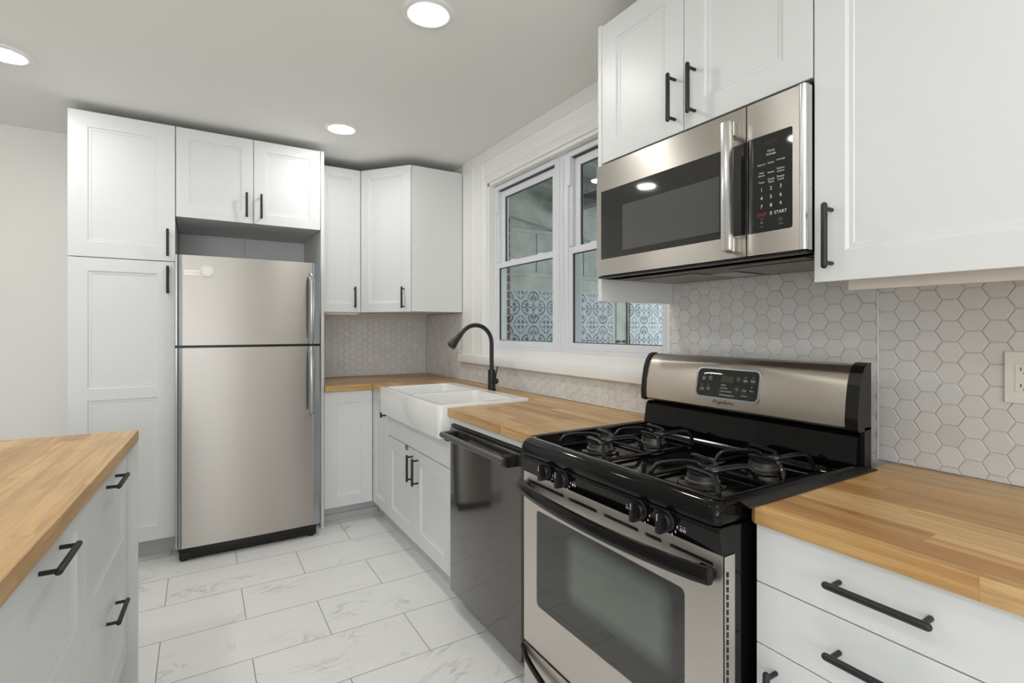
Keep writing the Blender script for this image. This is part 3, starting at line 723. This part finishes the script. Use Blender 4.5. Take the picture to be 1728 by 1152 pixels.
# top rim as bmesh with holes: build by triangle fill
b2 = bmesh.new(); loops = [o(.009, zt, .016)]+[[(x, y, zt) for x, y in rr(*q, .035)] for q in bowls]; ed = []
for lp in loops:
    vs = [b2.verts.new(p) for p in lp]; ed += [b2.edges.new((vs[i], vs[(i+1) % len(vs)])) for i in range(len(vs))]
bmesh.ops.triangle_fill(b2, use_beauty=True, use_dissolve=False, edges=ed)
b2.verts.index_update(); mb.add([v.co for v in b2.verts], [tuple(v.index for v in f.verts) for f in b2.faces]); b2.free()
for q in bowls:
    def iw(d, z, r): return [(x, y, z) for x, y in rr(q[0]+d, q[1]-d, q[2]+d, q[3]-d, r)]
    ringsurf([iw(0, zt, .035), iw(.003, zt-.004, .035), iw(.006, zt-.015, .035), iw(.012, .82, .035), iw(.02, .787, .03), iw(.04, .782, .02)])
    lp = iw(.04, .782, .02); mb.add(lp, [tuple(range(len(lp)))])
mb.build('basin', M['ceramic'], t)
for q in bowls:
    MB().lathe([(.045, 0), (.045, .004), (.036, .004), (.030, -.0), (.0, -.0)], ((q[0]+q[1])/2+.04, (q[2]+q[3])/2, .7825), 28, cap=False).build('drain', M['chrome'], t)
# faucet
t = thing('faucet', 'matte black gooseneck pull-down faucet behind the sink', 'faucet', (1.485, 2.672, .914))
fx, fy = 1.492, 2.672
m = MB(); m.lathe([(.027, 0), (.027, .006), (.0225, .009), (.0225, .115), (.0205, .122), (.0205, .126), (.0145, .128)], (fx, fy, .914), 28); m.build('body', M['black'], t)
ra = .108; zc = 1.197
path = [(fx, fy, 1.03), (fx, fy, 1.12), (fx, fy, zc)]+[(fx-ra+ra*math.cos(R(a_)), fy, zc+ra*math.sin(R(a_))) for a_ in range(12, 152, 10)]
e_ = Vector(path[-1]); dr = (Vector(path[-1])-Vector(path[-2])).normalized()
path.append(tuple(e_+dr*.012))
MB().tube(path, .0125, 16).build('spout', M['black'], t)
s0 = e_+dr*.010
pts = [s0, s0+dr*.006, s0+dr*.03, s0+dr*.06, s0+dr*.09, s0+dr*.10]
MB().tube(pts, [.0135, .0155, .017, .0215, .0265, .0245], 20).build('spray_head', M['black'], t)
m = MB(); m.tube([(fx, fy, .975), (fx+.0, fy-.052, .975)], .0175, 20, round_=False); m.tube([(fx, fy-.052, .975), (fx, fy-.056, .975)], .014, 16)
m.tube([(fx, fy-.040, .985), (fx+.004, fy-.046, 1.02), (fx+.012, fy-.050, 1.058)], [.006, .0045, .004], 10, round_=True); m.build('lever', M['black'], t)

# ================================================================ GAS RANGE
RL, RR = 1.425, .662; RX = .918
t = thing('gas_range', 'black and stainless freestanding gas range with four burners', 'stove', (1.2, 1.04, 0))
MB().box(RX+.035, 1.50, RR+.004, RL-.004, .06, .872, b=.002).build('body', M['enamel'], t)
# cooktop: rounded rim with sunken pan
pan = MB()
cx0, cx1, cy0, cy1 = .898, 1.50, .668, 1.418
def rg(d, z, r, fd=0): return [(x, y, z) for x, y in rr(cx0+d+fd, cx1-d*.4, cy0+d*.38, cy1-d*.38, r)]
def rsurf(mb, rings, capin=True, capout=False):
    n = len(rings[0]); mb.add([p for r_ in rings for p in r_], [(i*n+k, i*n+(k+1) % n, (i+1)*n+(k+1) % n, (i+1)*n+k) for i in range(len(rings)-1) for k in range(n)], True)
    if capin: mb.add(rings[-1], [tuple(range(n))])
    if capout: mb.add(rings[0], [tuple(range(n))])
rsurf(pan, [rg(.012, .872, .012), rg(.003, .876, .016), rg(0, .886, .018), rg(0, .900, .018), rg(.004, .912, .02), rg(.012, .9205, .02), rg(.020, .924, .02), rg(.026, .9245, .02, .018), rg(.034, .918, .02, .024), rg(.046, .893, .02, .034), rg(.060, .886, .02, .040)], capout=True)
pan.build('cooktop', M['enamel'], t)
# burners
BUR = [(1.107, 1.262, 'fl'), (1.325, 1.240, 'bl'), (1.095, .858, 'fr'), (1.345, .850, 'br')]
for (bx, by, nm) in BUR:
    m = MB(); m.lathe([(.062, .0), (.060, .003), (.046, .004), (.040, .006), (.0, .006)], (bx, by, .8862), 32, cap=False); m.build('burner_bowl', M['enamel'], t)
    m = MB(); m.lathe([(.043, 0), (.043, .006), (.037, .008), (.037, .020), (.033, .022), (.0, .022)], (bx, by, .8915), 40, cap=False)
    for k in range(24):
        a_ = 2*math.pi*k/24; m.box(.0365, .0382, -.0012, .0012, .011, .019, Fr((bx, by, .8915), (math.cos(a_), math.sin(a_), 0), (-math.sin(a_), math.cos(a_), 0), (0, 0, 1)))
    h_ = m.build('burner_head', M['alu'], t)
    MB().lathe([(.034, 0), (.036, .002), (.036, .006), (.031, .009), (.0, .010)], (bx, by, .9132), 32, cap=False).build('burner_cap', M['cap'], h_)
# cast grates: per burner a base ring and pinwheel fingers
zg, zb_ = .934, .893
for gi, (pa, pb) in enumerate(((BUR[0], BUR[1]), (BUR[2], BUR[3]))):
    m = MB(); yy = (pa[1]+pb[1])/2; xa, xb = pa[0]-.105, pb[0]+.105
    hw = .112
    ring = rr(xa, xb, yy-hw, yy+hw, .03, 4)
    m.tube([(x, y, zb_) for x, y in ring], .0052, 8, closed=True)
    m.tube([((xa+xb)/2, yy-hw, zb_), ((xa+xb)/2, yy+hw, zb_)], .005, 8)
    for (bx, by, nm) in (pa, pb):
        for k in range(4):
            a0 = R(45+90*k)
            # outer foot on the base ring corner side, then up, inwards with a curl, dropping at the tip
            def P(r_, da, z): return (bx+r_*math.cos(a0+da), by+r_*math.sin(a0+da), z)
            def Q(r_, da, z):
                x, y, z = P(r_, da, z); return (min(max(x, xa+.001), xb-.001), min(max(y, yy-hw+.001), yy+hw-.001), z)
            path = [Q(.135, .15, zb_), Q(.128, .14, zb_+.02), Q(.118, .12, zg-.006), Q(.108, .10, zg), Q(.09, .02, zg+.001), Q(.072, -.14, zg+.001), Q(.056, -.42, zg), Q(.046, -.85, zg-.002), Q(.036, -1.25, zg-.004), Q(.024, -1.45, zg-.008)]
            # smooth
            pts = []
            V_ = [Vector(p) for p in path]
            for i in range(len(V_)-1):
                p0 = V_[max(i-1, 0)]; p1 = V_[i]; p2 = V_[i+1]; p3 = V_[min(i+2, len(V_)-1)]
                for s_ in (0, .5):
                    pts.append(.5*((2*p1)+(-p0+p2)*s_+(2*p0-5*p1+4*p2-p3)*s_*s_+(-p0+3*p1-3*p2+p3)*s_**3))
            pts.append(V_[-1])
            m.tube(pts, .0056, 8, round_=True, flat=1.25)
    m.build('burner_grate', M['iron'], t)
# control panel
F = FX(.903)
cp = MB().profile([(.873, -.05), (.873, -.004), (.869, -.0005), (.862, 0), (.8155, -.0103), (.8145, -.013), (.8145, -.05)], -RL+.001, -RR-.004, F, smooth=False).build('control_panel', M['enamel'], t)
def wp(v): return -(.862-v)*8/36*.001*1000*.001 if False else -(max(0, .862-v))*(.008/.036)
ikn = MB()
for y in (1.275, 1.190, .888, .806):
    w0 = wp(.845)
    k = MB(); Fk = Fr(F(-y, .845, w0), (0, -1, 0), (0, 0, 1), (-1, 0, 0))
    k.lathe([(.0235, .0), (.0235, .004), (.0205, .006), (.019, .017), (.018, .018), (.0, .018)], (0, 0, 0), 28, Fk, cap=False)
    k.box(-.0072, .0072, -.0235, .0235, .006, .033, Fk, b=.003)
    kb = k.build('knob', M['bplastic'], t)
    MB().box(-.0008, .0008, .006, .0215, .0326, .0334, Fk).build('pointer_line', M['ink'], kb)
    ikn = MB()
    for a_ in (-60, -35, -10, 20, 50):
        ikn.box(-.0012, .0012, -.0028, .0028, .0, .0006, Fr(F(-y+.0285*math.cos(R(a_)), .842+.0285*math.sin(R(a_)), w0), (math.cos(R(a_)), 0, math.sin(R(a_))), (0, 0, 1), (-1, 0, 0)) if False else Fr(F(-y+.0295*math.cos(R(a_)), .845+.0295*math.sin(R(a_)), w0), (0, -1, 0), (0, 0, 1), (-1, 0, 0)))
    ikn.build('dial_marking', M['ink'], cp)
for i, y in enumerate((1.322, 1.146, .930, .762)):
    ikn = MB()
    for j, (du, dv) in enumerate(((-.0046, .005), (.0046, .005), (-.0046, -.005), (.0046, -.005))):
        c_ = F(-y+du, .842+dv, wp(.842)); Fk = Fr(c_, (0, -1, 0), (0, 0, 1), (-1, 0, 0)); full = (i, j) in ((0, 0), (1, 2), (2, 3), (3, 1))
        if full: ikn.lathe([(.0034, .0), (.0034, .0007), (0, .0007)], (0, 0, 0), 12, Fk, cap=False)
        else: ikn.lathe([(.0034, .0), (.0034, .0007), (.0025, .0007), (.0025, 0)], (0, 0, 0), 12, Fk, cap=False)
    ikn.build('burner_icon', M['ink'], cp)
# oven door
F = FX(RX)
dr_ = MB()
u0, u1, v0, v1 = -RL+.001, -RR-.003, .256, .8125
gl = (-1.350, -.766, .400, .704)
def rr2(u0, u1, v0, v1, r, n=5): return rr(u0, u1, v0, v1, r, n)
b2 = bmesh.new(); ed = []
slots = [(-1.397, -1.207), (-1.185, -1.060), (-1.036, -.906), (-.884, -.833), (-.808, -.692)]
loops = [[(u0, v0), (u1, v0), (u1, v1), (u0, v1)], rr2(*gl, .014)]+[rr2(a_, b_, .7820, .7915, .0040, 3) for a_, b_ in slots]
for lp in loops:
    vs = [b2.verts.new((p[0], p[1], 0)) for p in lp]; ed += [b2.edges.new((vs[i], vs[(i+1) % len(vs)])) for i in range(len(vs))]
bmesh.ops.triangle_fill(b2, use_beauty=True, use_dissolve=False, edges=ed)
b2.verts.index_update(); dr_.add([F(*v.co) for v in b2.verts], [tuple(v.index for v in f.verts) for f in b2.faces]); b2.free()
for i, lp in enumerate(loops):
    n = len(lp); dp = -.034 if i == 0 else (-.0025 if i == 1 else -.006)
    dr_.add([F(a_, b_, 0) for a_, b_ in lp]+[F(a_, b_, dp) for a_, b_ in lp], [(k, (k+1) % n, n+(k+1) % n, n+k) for k in range(n)], False)
od = dr_.build('oven_door', M['steelr'], t)
MB().box(u0+.002, u1-.002, v0+.002, v1-.002, -.034, -.0075, F).build('door_core', M['enamel'], od)
MB().box(gl[0]-.004, gl[1]+.004, gl[2]-.004, gl[3]+.004, -.0060, -.0022, F).build('oven_window', M['ovenglass'], od)
vn = MB()
for i in range(18): z_ = .775-i*.0155; vn.box(RX+.0075, RX+.0115, RR+.0012, RR+.0032, z_-.005, z_+.005)
vn.build('side_vent_slot', M['bplastic'], od)
MB().box(RX, RX+.034, RR+.0032, RR+.006, v0, v1).build('door_side', M['steelr'], od)
# bowed handle
hp = []
n = 20
for i in range(n+1):
    s_ = i/n; u = -1.422+(1.422-.688)*s_; bow = math.sin(math.pi*s_)**.7 if 0 < s_ < 1 else 0
    hp.append((u, .768-.004*bow, .018+.034*bow))
hb = MB()
sec = [(-.019, -.008), (-.012, -.0135), (.010, -.0135), (.019, -.004), (.019, .006), (.008, .012), (-.008, .0125), (-.017, .006)]
vs = [F(p[0], p[1]+a_, p[2]+b_) for p in hp for a_, b_ in sec]; ns = len(sec)
hb.add(vs, [(i*ns+k, i*ns+(k+1) % ns, (i+1)*ns+(k+1) % ns, (i+1)*ns+k) for i in range(n) for k in range(ns)]+[tuple(range(ns)), tuple(n*ns+k for k in range(ns))], True)
for u in (-1.405, -.706): hb.box(u-.016, u+.016, .752, .782, 0, .02, F, b=.004)
hb.build('oven_handle', M['enamel'], od)
# warming drawer
wd = MB().box(u0, u1, .075, .246, -.034, 0, F, b=.003).build('drawer', M['steelr'], t)
MB().box(u0+.002, u1-.002, .20, .256, -.03, -.006, F).build('drawer_gap_shadow_strip', M['bplastic'], t).name = 'drawer_gap_shade'  # black strip standing in for the shade between oven door and drawer
hb = MB(); n = 20; hp = []
for i in range(n+1):
    s_ = i/n; u = -1.424+(1.424-.686)*s_; bow = math.sin(math.pi*s_)**.6 if 0 < s_ < 1 else 0
    hp.append((u, .232-.05*bow, .006+.026*bow))
vs = [F(p[0], p[1]+a_*.6, p[2]+b_*.6) for p in hp for a_, b_ in sec]
hb.add(vs, [(i*ns+k, i*ns+(k+1) % ns, (i+1)*ns+(k+1) % ns, (i+1)*ns+k) for i in range(n) for k in range(ns)]+[tuple(range(ns)), tuple(n*ns+k for k in range(ns))], True)
hb.build('drawer_handle', M['enamel'], wd)
for x in (.99, 1.46):
    for y in (RR+.05, RL-.05): MB().lathe([(.02, 0), (.02, .01), (.009, .012), (.009, .062)], (x, y, 0), 14).build('foot', M['bplastic'], t)
# backguard: lower riser, vent gap and curved stainless console
F = FX(1.53)
MB().profile([(.890, 0), (.905, .055), (.925, .060), (.995, .048), (1.004, .040), (1.006, .030), (1.006, 0)], -RL+.004, -RR-.01, F, smooth=False).build('backguard', M['enamel'], t)
MB().box(-RL+.02, -RR-.03, 1.004, 1.03, 0, .022, F).build('vent_gap', M['bplastic'], t)
prof = [(1.018, .0), (1.014, .056), (1.020, .064), (1.05, .0655), (1.09, .061), (1.13, .052), (1.16, .040), (1.180, .024), (1.187, .008), (1.187, 0)]
bg = MB().profile(prof, -RL+.016, -RR-.032, F, smooth=True).build('console', M['steelbg'], t)
capm = MB()
pc_ = [(a_+(.004 if a_ > 1.1 else -.004), b_+(.006 if b_ > .001 else 0)) for a_, b_ in prof]
MB().profile(pc_, -RL-.001, -RL+.016, F, smooth=False).build('end_cap', M['bplastic'], t); capm.profile(pc_, -RR-.032, -RR+.0, F, smooth=False)
capm.profile([(.885, 0), (.885, .035), (1.02, .035), (1.02, 0)], -RR-.012, -RR+.0, F, smooth=False)
capm.build('end_cap', M['bplastic'], t)
def csurf(v):
    for (a0, b0), (a1, b1) in zip(prof[2:], prof[3:]):
        if a0 <= v <= a1: return b0+(b1-b0)*(v-a0)/(a1-a0)
    return 0
def Fcon(u, v, w=0.): return F(u, v, csurf(v)+w)
def conpatch(u0, u1, v0, v1, r, w, sk=.018):
    """rounded panel that follows the console curve; skewed like the moulded display pod"""
    m = MB(); lp = rr2(u0, u1, v0, v1, r, 6); sd = lambda u, v: u+sk*((v-v0)/(v1-v0)-.5)*(-1)
    N_ = len(lp); rings = []
    for k in (1.0, .8, .55, .3, .1):
        cu, cv = (u0+u1)/2, (v0+v1)/2; rings.append([(cu+(p[0]-cu)*k, cv+(p[1]-cv)*k) for p in lp])
    vs = [Fcon(u, v, 0) for u, v in lp]+[Fcon(u, v, w) for r_ in rings for u, v in r_]
    m.add(vs, [(i*N_+k, i*N_+(k+1) % N_, (i+1)*N_+(k+1) % N_, (i+1)*N_+k) for i in range(len(rings)) for k in range(N_)], True)
    m.add([Fcon(u, v, w) for u, v in rings[-1]], [tuple(range(N_))]); return m
pod = conpatch(-1.178, -.940, 1.050, 1.152, .018, .004).build('display_bezel', M['silver'], bg)
pod2 = conpatch(-1.170, -.946, 1.056, 1.147, .015, .0052).build('display_glass', M['bglass'], pod)
conpatch(-1.078, -1.030, 1.107, 1.127, .001, .0058).build('clock_display', M['lcd'], pod2)
tx = MB(); fc = lambda u, v, w=0.: Fcon(u, v, w+.0058)
for (s_, u, v, z_) in (('Oven', -1.144, 1.118, .0060), ('Light', -1.144, 1.112, .006), ('Clean', -1.118, 1.120, .006), ('Time', -1.118, 1.113, .006), ('Timer', -1.147, 1.083, .006), ('On-Off', -1.147, 1.077, .006), ('Delay', -1.122, 1.085, .006), ('Start', -1.122, 1.079, .006),
                      ('x Bake', -1.066, 1.098, .007), ('x Preheat', -1.063, 1.088, .007), ('x Door Locked', -1.056, 1.078, .007), ('Self-Cleaning Oven', -1.052, 1.066, .007), ('Bake', -.989, 1.117, .007), ('Broil', -.963, 1.118, .007), ('STOP', -.990, 1.086, .006), ('Clean', -.965, 1.088, .006), ('Convect', -.990, 1.070, .006)):
    tx.text(s_, z_, u, v, fc, .0003)
for (u, v) in ((-1.144, 1.127), (-1.118, 1.129), (-1.147, 1.093), (-1.122, 1.095), (-1.014, 1.120), (-1.016, 1.088), (-.989, 1.128), (-.963, 1.129), (-.965, 1.099)): tx.box(u-.0012, u+.0012, v-.0012, v+.0012, .0001, .0004, fc)
tx.build('display_lettering', M['ink'], pod2)
bt_ = MB()
for (u, v) in ((-1.014, 1.120), (-.989, 1.117), (-.963, 1.117), (-1.016, 1.088), (-.990, 1.086)):
    bt_.add([fc(u+.0105*math.cos(R(20*k)), v+.0095*math.sin(R(20*k)), .0001) for k in range(18)], [tuple(range(18))])
bt_.build('touch_button', mat('button_grey', srgb(52, 52, 50), .3), pod2)
MB().text('Frigidaire', .017, -1.070, 1.040, lambda u, v, w=0.: Fcon(u, v, w+.0004), .0004, shear=.45, sx=1.25).build('brand_lettering', M['inkblack'], bg)
# gap covers between range and counters
for (a_, b_, lb) in ((.634, .688, 'flat black strip bridging the gap between gas range and right countertop'), (1.402, 1.466, 'flat black strip bridging the gap between gas range and window countertop')):
    o = MB().prism([(.955 if b_ < 1 else .968, a_ if b_ < 1 else b_-.008), (1.50, a_ if b_ < 1 else b_), (1.50, b_ if b_ < 1 else a_), (.985 if b_ < 1 else .94, b_ if b_ < 1 else a_+.01)], .9145, .9175, FZ(0)).build('stove_gap_cover', mat('black_silicone', (.016, .017, .017), .45), None)
    if b_ < 1: o.location.z = .0125-.0125
    tag(o, lb, 'gap cover')

# ================================================================ UPPER RIGHT: panel, cabinets, microwave
UX = 1.251; ZT = 2.383
F = FX(UX)
t = thing('cabinet_end_panel', 'white cover panel on the window side of the microwave, reaching lower than the microwave', 'panel', (1.44, 1.425, 1.38))
MB().box(UX-.002, XW-.01, 1.4165, 1.4355, 1.383, ZT+.006, b=.001).build('panel', M['cabside'], t)
t = thing('wall_cabinet', 'white two-door wall cabinet above the microwave', 'cabinet', (1.44, 1.04, 1.885))
carcass(t, UX+.02, XW-.004, .667, 1.4155, 1.883, ZT, '-x')
for (a, b, hu) in ((-1.4155, -1.0495, -1.080), (-1.0465, -.667, -1.006)):
    dd = door(t, F, a, b, 1.883, ZT, st=.072); handle(dd, F, hu, 1.988, .150)
t = thing('wall_cabinet', 'large white wall cabinet right of the microwave, cut by the picture edge', 'cabinet', (1.44, .3, 1.39))
carcass(t, UX+.02, XW-.009, -.27, .662, 1.405, ZT, '-x')
dd = door(t, F, -.6625, -.198, 1.392, ZT, st=.068); handle(dd, F, -.6225, 1.495, .152)
dd = door(t, F, -.195, .27, 1.392, ZT, st=.068); handle(dd, F, .247, 1.500, .155)
MB().box(1.30, 1.316, -.27, .610, 1.372, 1.405).build('light_rail', M['beige'], t)
MB().box(UX+.02, XW-.01, -.27, .662, 1.401, 1.405).build('bottom_board', M['beige'], t)

t = thing('microwave', 'stainless over-the-range microwave with black keypad and vertical bar handle', 'microwave', (1.44, 1.02, 1.46))
MX = 1.215; F = FX(MX)
MB().box(MX+.028, XW-.012, .668, 1.402, 1.462, 1.872, b=.002).build('body', M['bplastic'], t)
# door: steel frame with opening for glass
def framed(u0, u1, v0, v1, g_, r, m, name, parent, depth=.03, gd=-.002, right_round=0):
    mb = MB(); b2 = bmesh.new(); ed = []
    loops = [[(u0, v0), (u1, v0), (u1, v1), (u0, v1)], rr2(*g_, r)]
    for lp in loops:
        vs = [b2.verts.new((p[0], p[1], 0)) for p in lp]; ed += [b2.edges.new((vs[i], vs[(i+1) % len(vs)])) for i in range(len(vs))]
    bmesh.ops.triangle_fill(b2, use_beauty=True, use_dissolve=False, edges=ed)
    b2.verts.index_update(); mb.add([F(*v.co) for v in b2.verts], [tuple(v.index for v in f.verts) for f in b2.faces]); b2.free()
    for lp, dp in ((loops[0], -depth), (loops[1], gd-.001)):
        n = len(lp); mb.add([F(a_, b_, 0) for a_, b_ in lp]+[F(a_, b_, dp) for a_, b_ in lp], [(k, (k+1) % n, n+(k+1) % n, n+k) for k in range(n)])
    mb.add([F(a_, b_, -depth) for a_, b_ in loops[0]], [(0, 1, 2, 3)])
    return mb.build(name, m, parent)
md = framed(-1.4035, -.8165, 1.470, 1.860, (-1.380, -.8175, 1.527, 1.767), .003, M['steel'], 'door', t)
MB().box(-1.380, -.8175, 1.527, 1.767, -.006, -.0012, F).build('door_glass', M['mwglass'], md)
mc = framed(-.8135, -.678, 1.470, 1.860, (-.8125, -.694, 1.5255, 1.770), .006, M['steel'], 'control_panel', t)
MB().box(-.8125, -.694, 1.5255, 1.770, -.006, -.0012, F).build('keypad_glass', M['bglass'], mc)
MB().tube([(-.6725, 1.470, -.009), (-.6725, 1.862, -.009)], .0095, 16, F).box(-.668, -.664, 1.470, 1.862, -.03, -.012, F).build('edge_moulding', M['chrome'], t)
hm = MB().box(-.856, -.829, 1.483, 1.822, .030, .053, F, b=.0075).build('handle', M['chrome'], md)
for z_ in (1.500, 1.802): MB().box(-.853, -.829, z_-.019, z_+.019, 0, .034, F, b=.002).build('handle_bracket', M['steel'], md)
kp = MB(); Fk = FX(MX+.0012)
TX = [('Clock', .749, 1.727, .0080), ('Settings', .749, 1.719, .0080), ('Popcorn', .774, 1.697, .0062), ('Potato', .749, 1.697, .0062), ('Beverage', .7235, 1.699, .0058),
      ('Multi', .774, 1.676, .0062), ('Reheat', .774, 1.669, .0062), ('Reheat', .749, 1.673, .0062), ('Defrost', .724, 1.677, .0062), ('oz/time', .724, 1.670, .0062),
      ('Timer', .774, 1.652, .0066), ('Cook', .749, 1.656, .0075), ('Time', .749, 1.649, .0075), ('Power', .724, 1.657, .0075), ('Level', .724, 1.650, .0075)]
for i, ch in enumerate('123456789'): TX.append((ch, (.774, .749, .724)[i % 3], 1.633-.0213*(i//3), .0125))
TX += [('0', .749, 1.570, .0125), ('START', .7245, 1.570, .0110)]
for s_, y_, z_, h_ in TX: kp.text(s_, h_, -y_, z_, Fk, .0003)
kp.build('keypad_lettering', M['ink'], mc)
kr = MB().text('STOP', .0110, -.774, 1.570, Fk, .0003); kr.build('stop_lettering', M['inkred'], mc)
kg = MB(); kg.text('Vent', .006, -.774, 1.541, Fk, .0003); kg.text('Light', .006, -.724, 1.541, Fk, .0003); kg.text('cancel', .005, -.774, 1.561, Fk, .0003)
kg.lathe([(.0045, .0), (.0045, .0004), (.0036, .0004), (.0036, 0)], (0, 0, 0), 12, Fr(Fk(-.724, 1.551, .0), (0, -1, 0), (0, 0, 1), (-1, 0, 0)), cap=False)
for a_ in (90, 210, 330): kg.box(.0008, .0045, -.001, .001, 0, .0004, Fr(Fk(-.774, 1.551), (0, -math.cos(R(a_)), math.sin(R(a_))), (0, math.sin(R(a_)), math.cos(R(a_))), (-1, 0, 0)))
kg.build('icon_lettering', M['inkgrey'], mc)
kd = MB().text('88:88', .015, -.749, 1.750, Fk, .0003); kd.build('clock_digits', mat('dark_digits', srgb(38, 38, 36), .4), mc)
# underside
us = MB().box(MX+.005, MX+.07, .67, 1.40, 1.462, 1.468); us.build('lower_lip', M['bplastic'], t)
MB().box(1.285, 1.33, .70, 1.38, 1.4590, 1.462).build('vent_plate', M['rust'], t)
for (a_, b_) in ((1.10, 1.37), (.70, .97)): MB().box(1.36, 1.58, a_, b_, 1.4585, 1.462, b=.001).build('grease_filter', M['filter'], t)
MB().box(1.42, 1.56, .985, 1.085, 1.4575, 1.462).build('cooktop_lamp_lens', M['silver'], t)

# ================================================================ OUTLETS
def outlet(F, u, v, w, h, label):
    t = thing('wall_outlet', label, 'outlet', tuple(F(u, v, 0)))
    MB().box(u-w/2, u+w/2, v-h/2, v+h/2, 0.0085, .0135, F, b=.0025).build('cover_plate', M['plate'], t)
    r_ = MB().box(u-.0165, u+.0165, v-.0335, v+.0335, .0125, .0150, F, b=.001).build('receptacle', M['plate'], t)
    for dv in (-.019, .019):
        s = MB()
        for du in (-.006, .006): s.box(u+du-.001, u+du+.001, v+dv-.003, v+dv+.005, .0148, .0152, F)
        s.box(u-.002, u+.002, v+dv-.010, v+dv-.007, .0148, .0152, F)
        s.build('socket_slots', M['slot'], r_)
    return t
outlet(FX(XW), -.387, 1.168, .072, .122, 'white wall outlet on the hexagon tiles at the right edge, above the near countertop')
outlet(FX(XW), -3.43, 1.165, .07, .118, 'white wall outlet on the tiles behind the faucet, left of the window')

# ================================================================ ISLAND
a = R(-2.5); IO = (-.19, 2.30, 0)
t = thing('kitchen_island', 'white kitchen island with framed drawers, seen lower left', 'island', IO, a)
def IM(u, v, w=0.): return v
WMi = WM[t.name]
class LF(Fr): pass
def L2W(p): return WMi @ Vector(p)
U_ = (WMi.to_3x3() @ Vector((0, 1, 0))); N_i = (WMi.to_3x3() @ Vector((1, 0, 0)))
Fi = Fr(L2W((-.031, 0, 0)), U_, (0, 0, 1), N_i)       # u = along +y local (negative towards the camera)
def ibox(mb, x0, x1, y0, y1, z0, z1, b=0):
    return mb.box(x0, x1, y0, y1, z0, z1, Fr(L2W((0, 0, 0)), WMi.to_3x3() @ Vector((1, 0, 0)), WMi.to_3x3() @ Vector((0, 1, 0)), (0, 0, 1)), b)
IL = 1.87
m = MB()
ibox(m, -.66, -.052, -IL, -.021, .115, .133); ibox(m, -.66, -.052, -IL, -.021, .856, .874); ibox(m, -.66, -.642, -IL, -.021, .133, .856)
for y_ in (-.039, -.645, -.663, -1.258, -1.276, -IL): ibox(m, -.642, -.052, y_, y_+.018, .133, .856)
m.build('body', M['cabside'], t)
for y_ in (-.0195, -IL-.0195):
    m = MB(); ibox(m, -.72, -.001, y_, y_+.0185, 0, .8755, .001); m.build('end_panel', M['cabside'], t)
m = MB(); ibox(m, -.115, -.097, -IL, -.02, 0, .115); m.build('toe_kick', M['toe'], t)
for k in range(3):
    u1_ = -.0215-.6145*k; u0_ = u1_-.6115
    for (v0_, v1_) in ((.4825, .8735), (.118, .4795)):
        d_ = door(t, Fi, u0_, u1_, v0_, v1_, name='drawer', st=.072); handle(d_, Fi, (u0_+u1_)/2+.02, v1_-.064 if v0_ > .4 else v1_-.078, .165, False, off=.031)
o = MB(); o.box(-.80, 0, -IL-.03, 0, .876, .914)
wt = o.build('countertop', M['woody'], None, bevel=.0018); wt.location = IO; wt.rotation_euler = (0, 0, a)
tag(wt, 'oak butcher block countertop on the island at lower left', 'countertop')
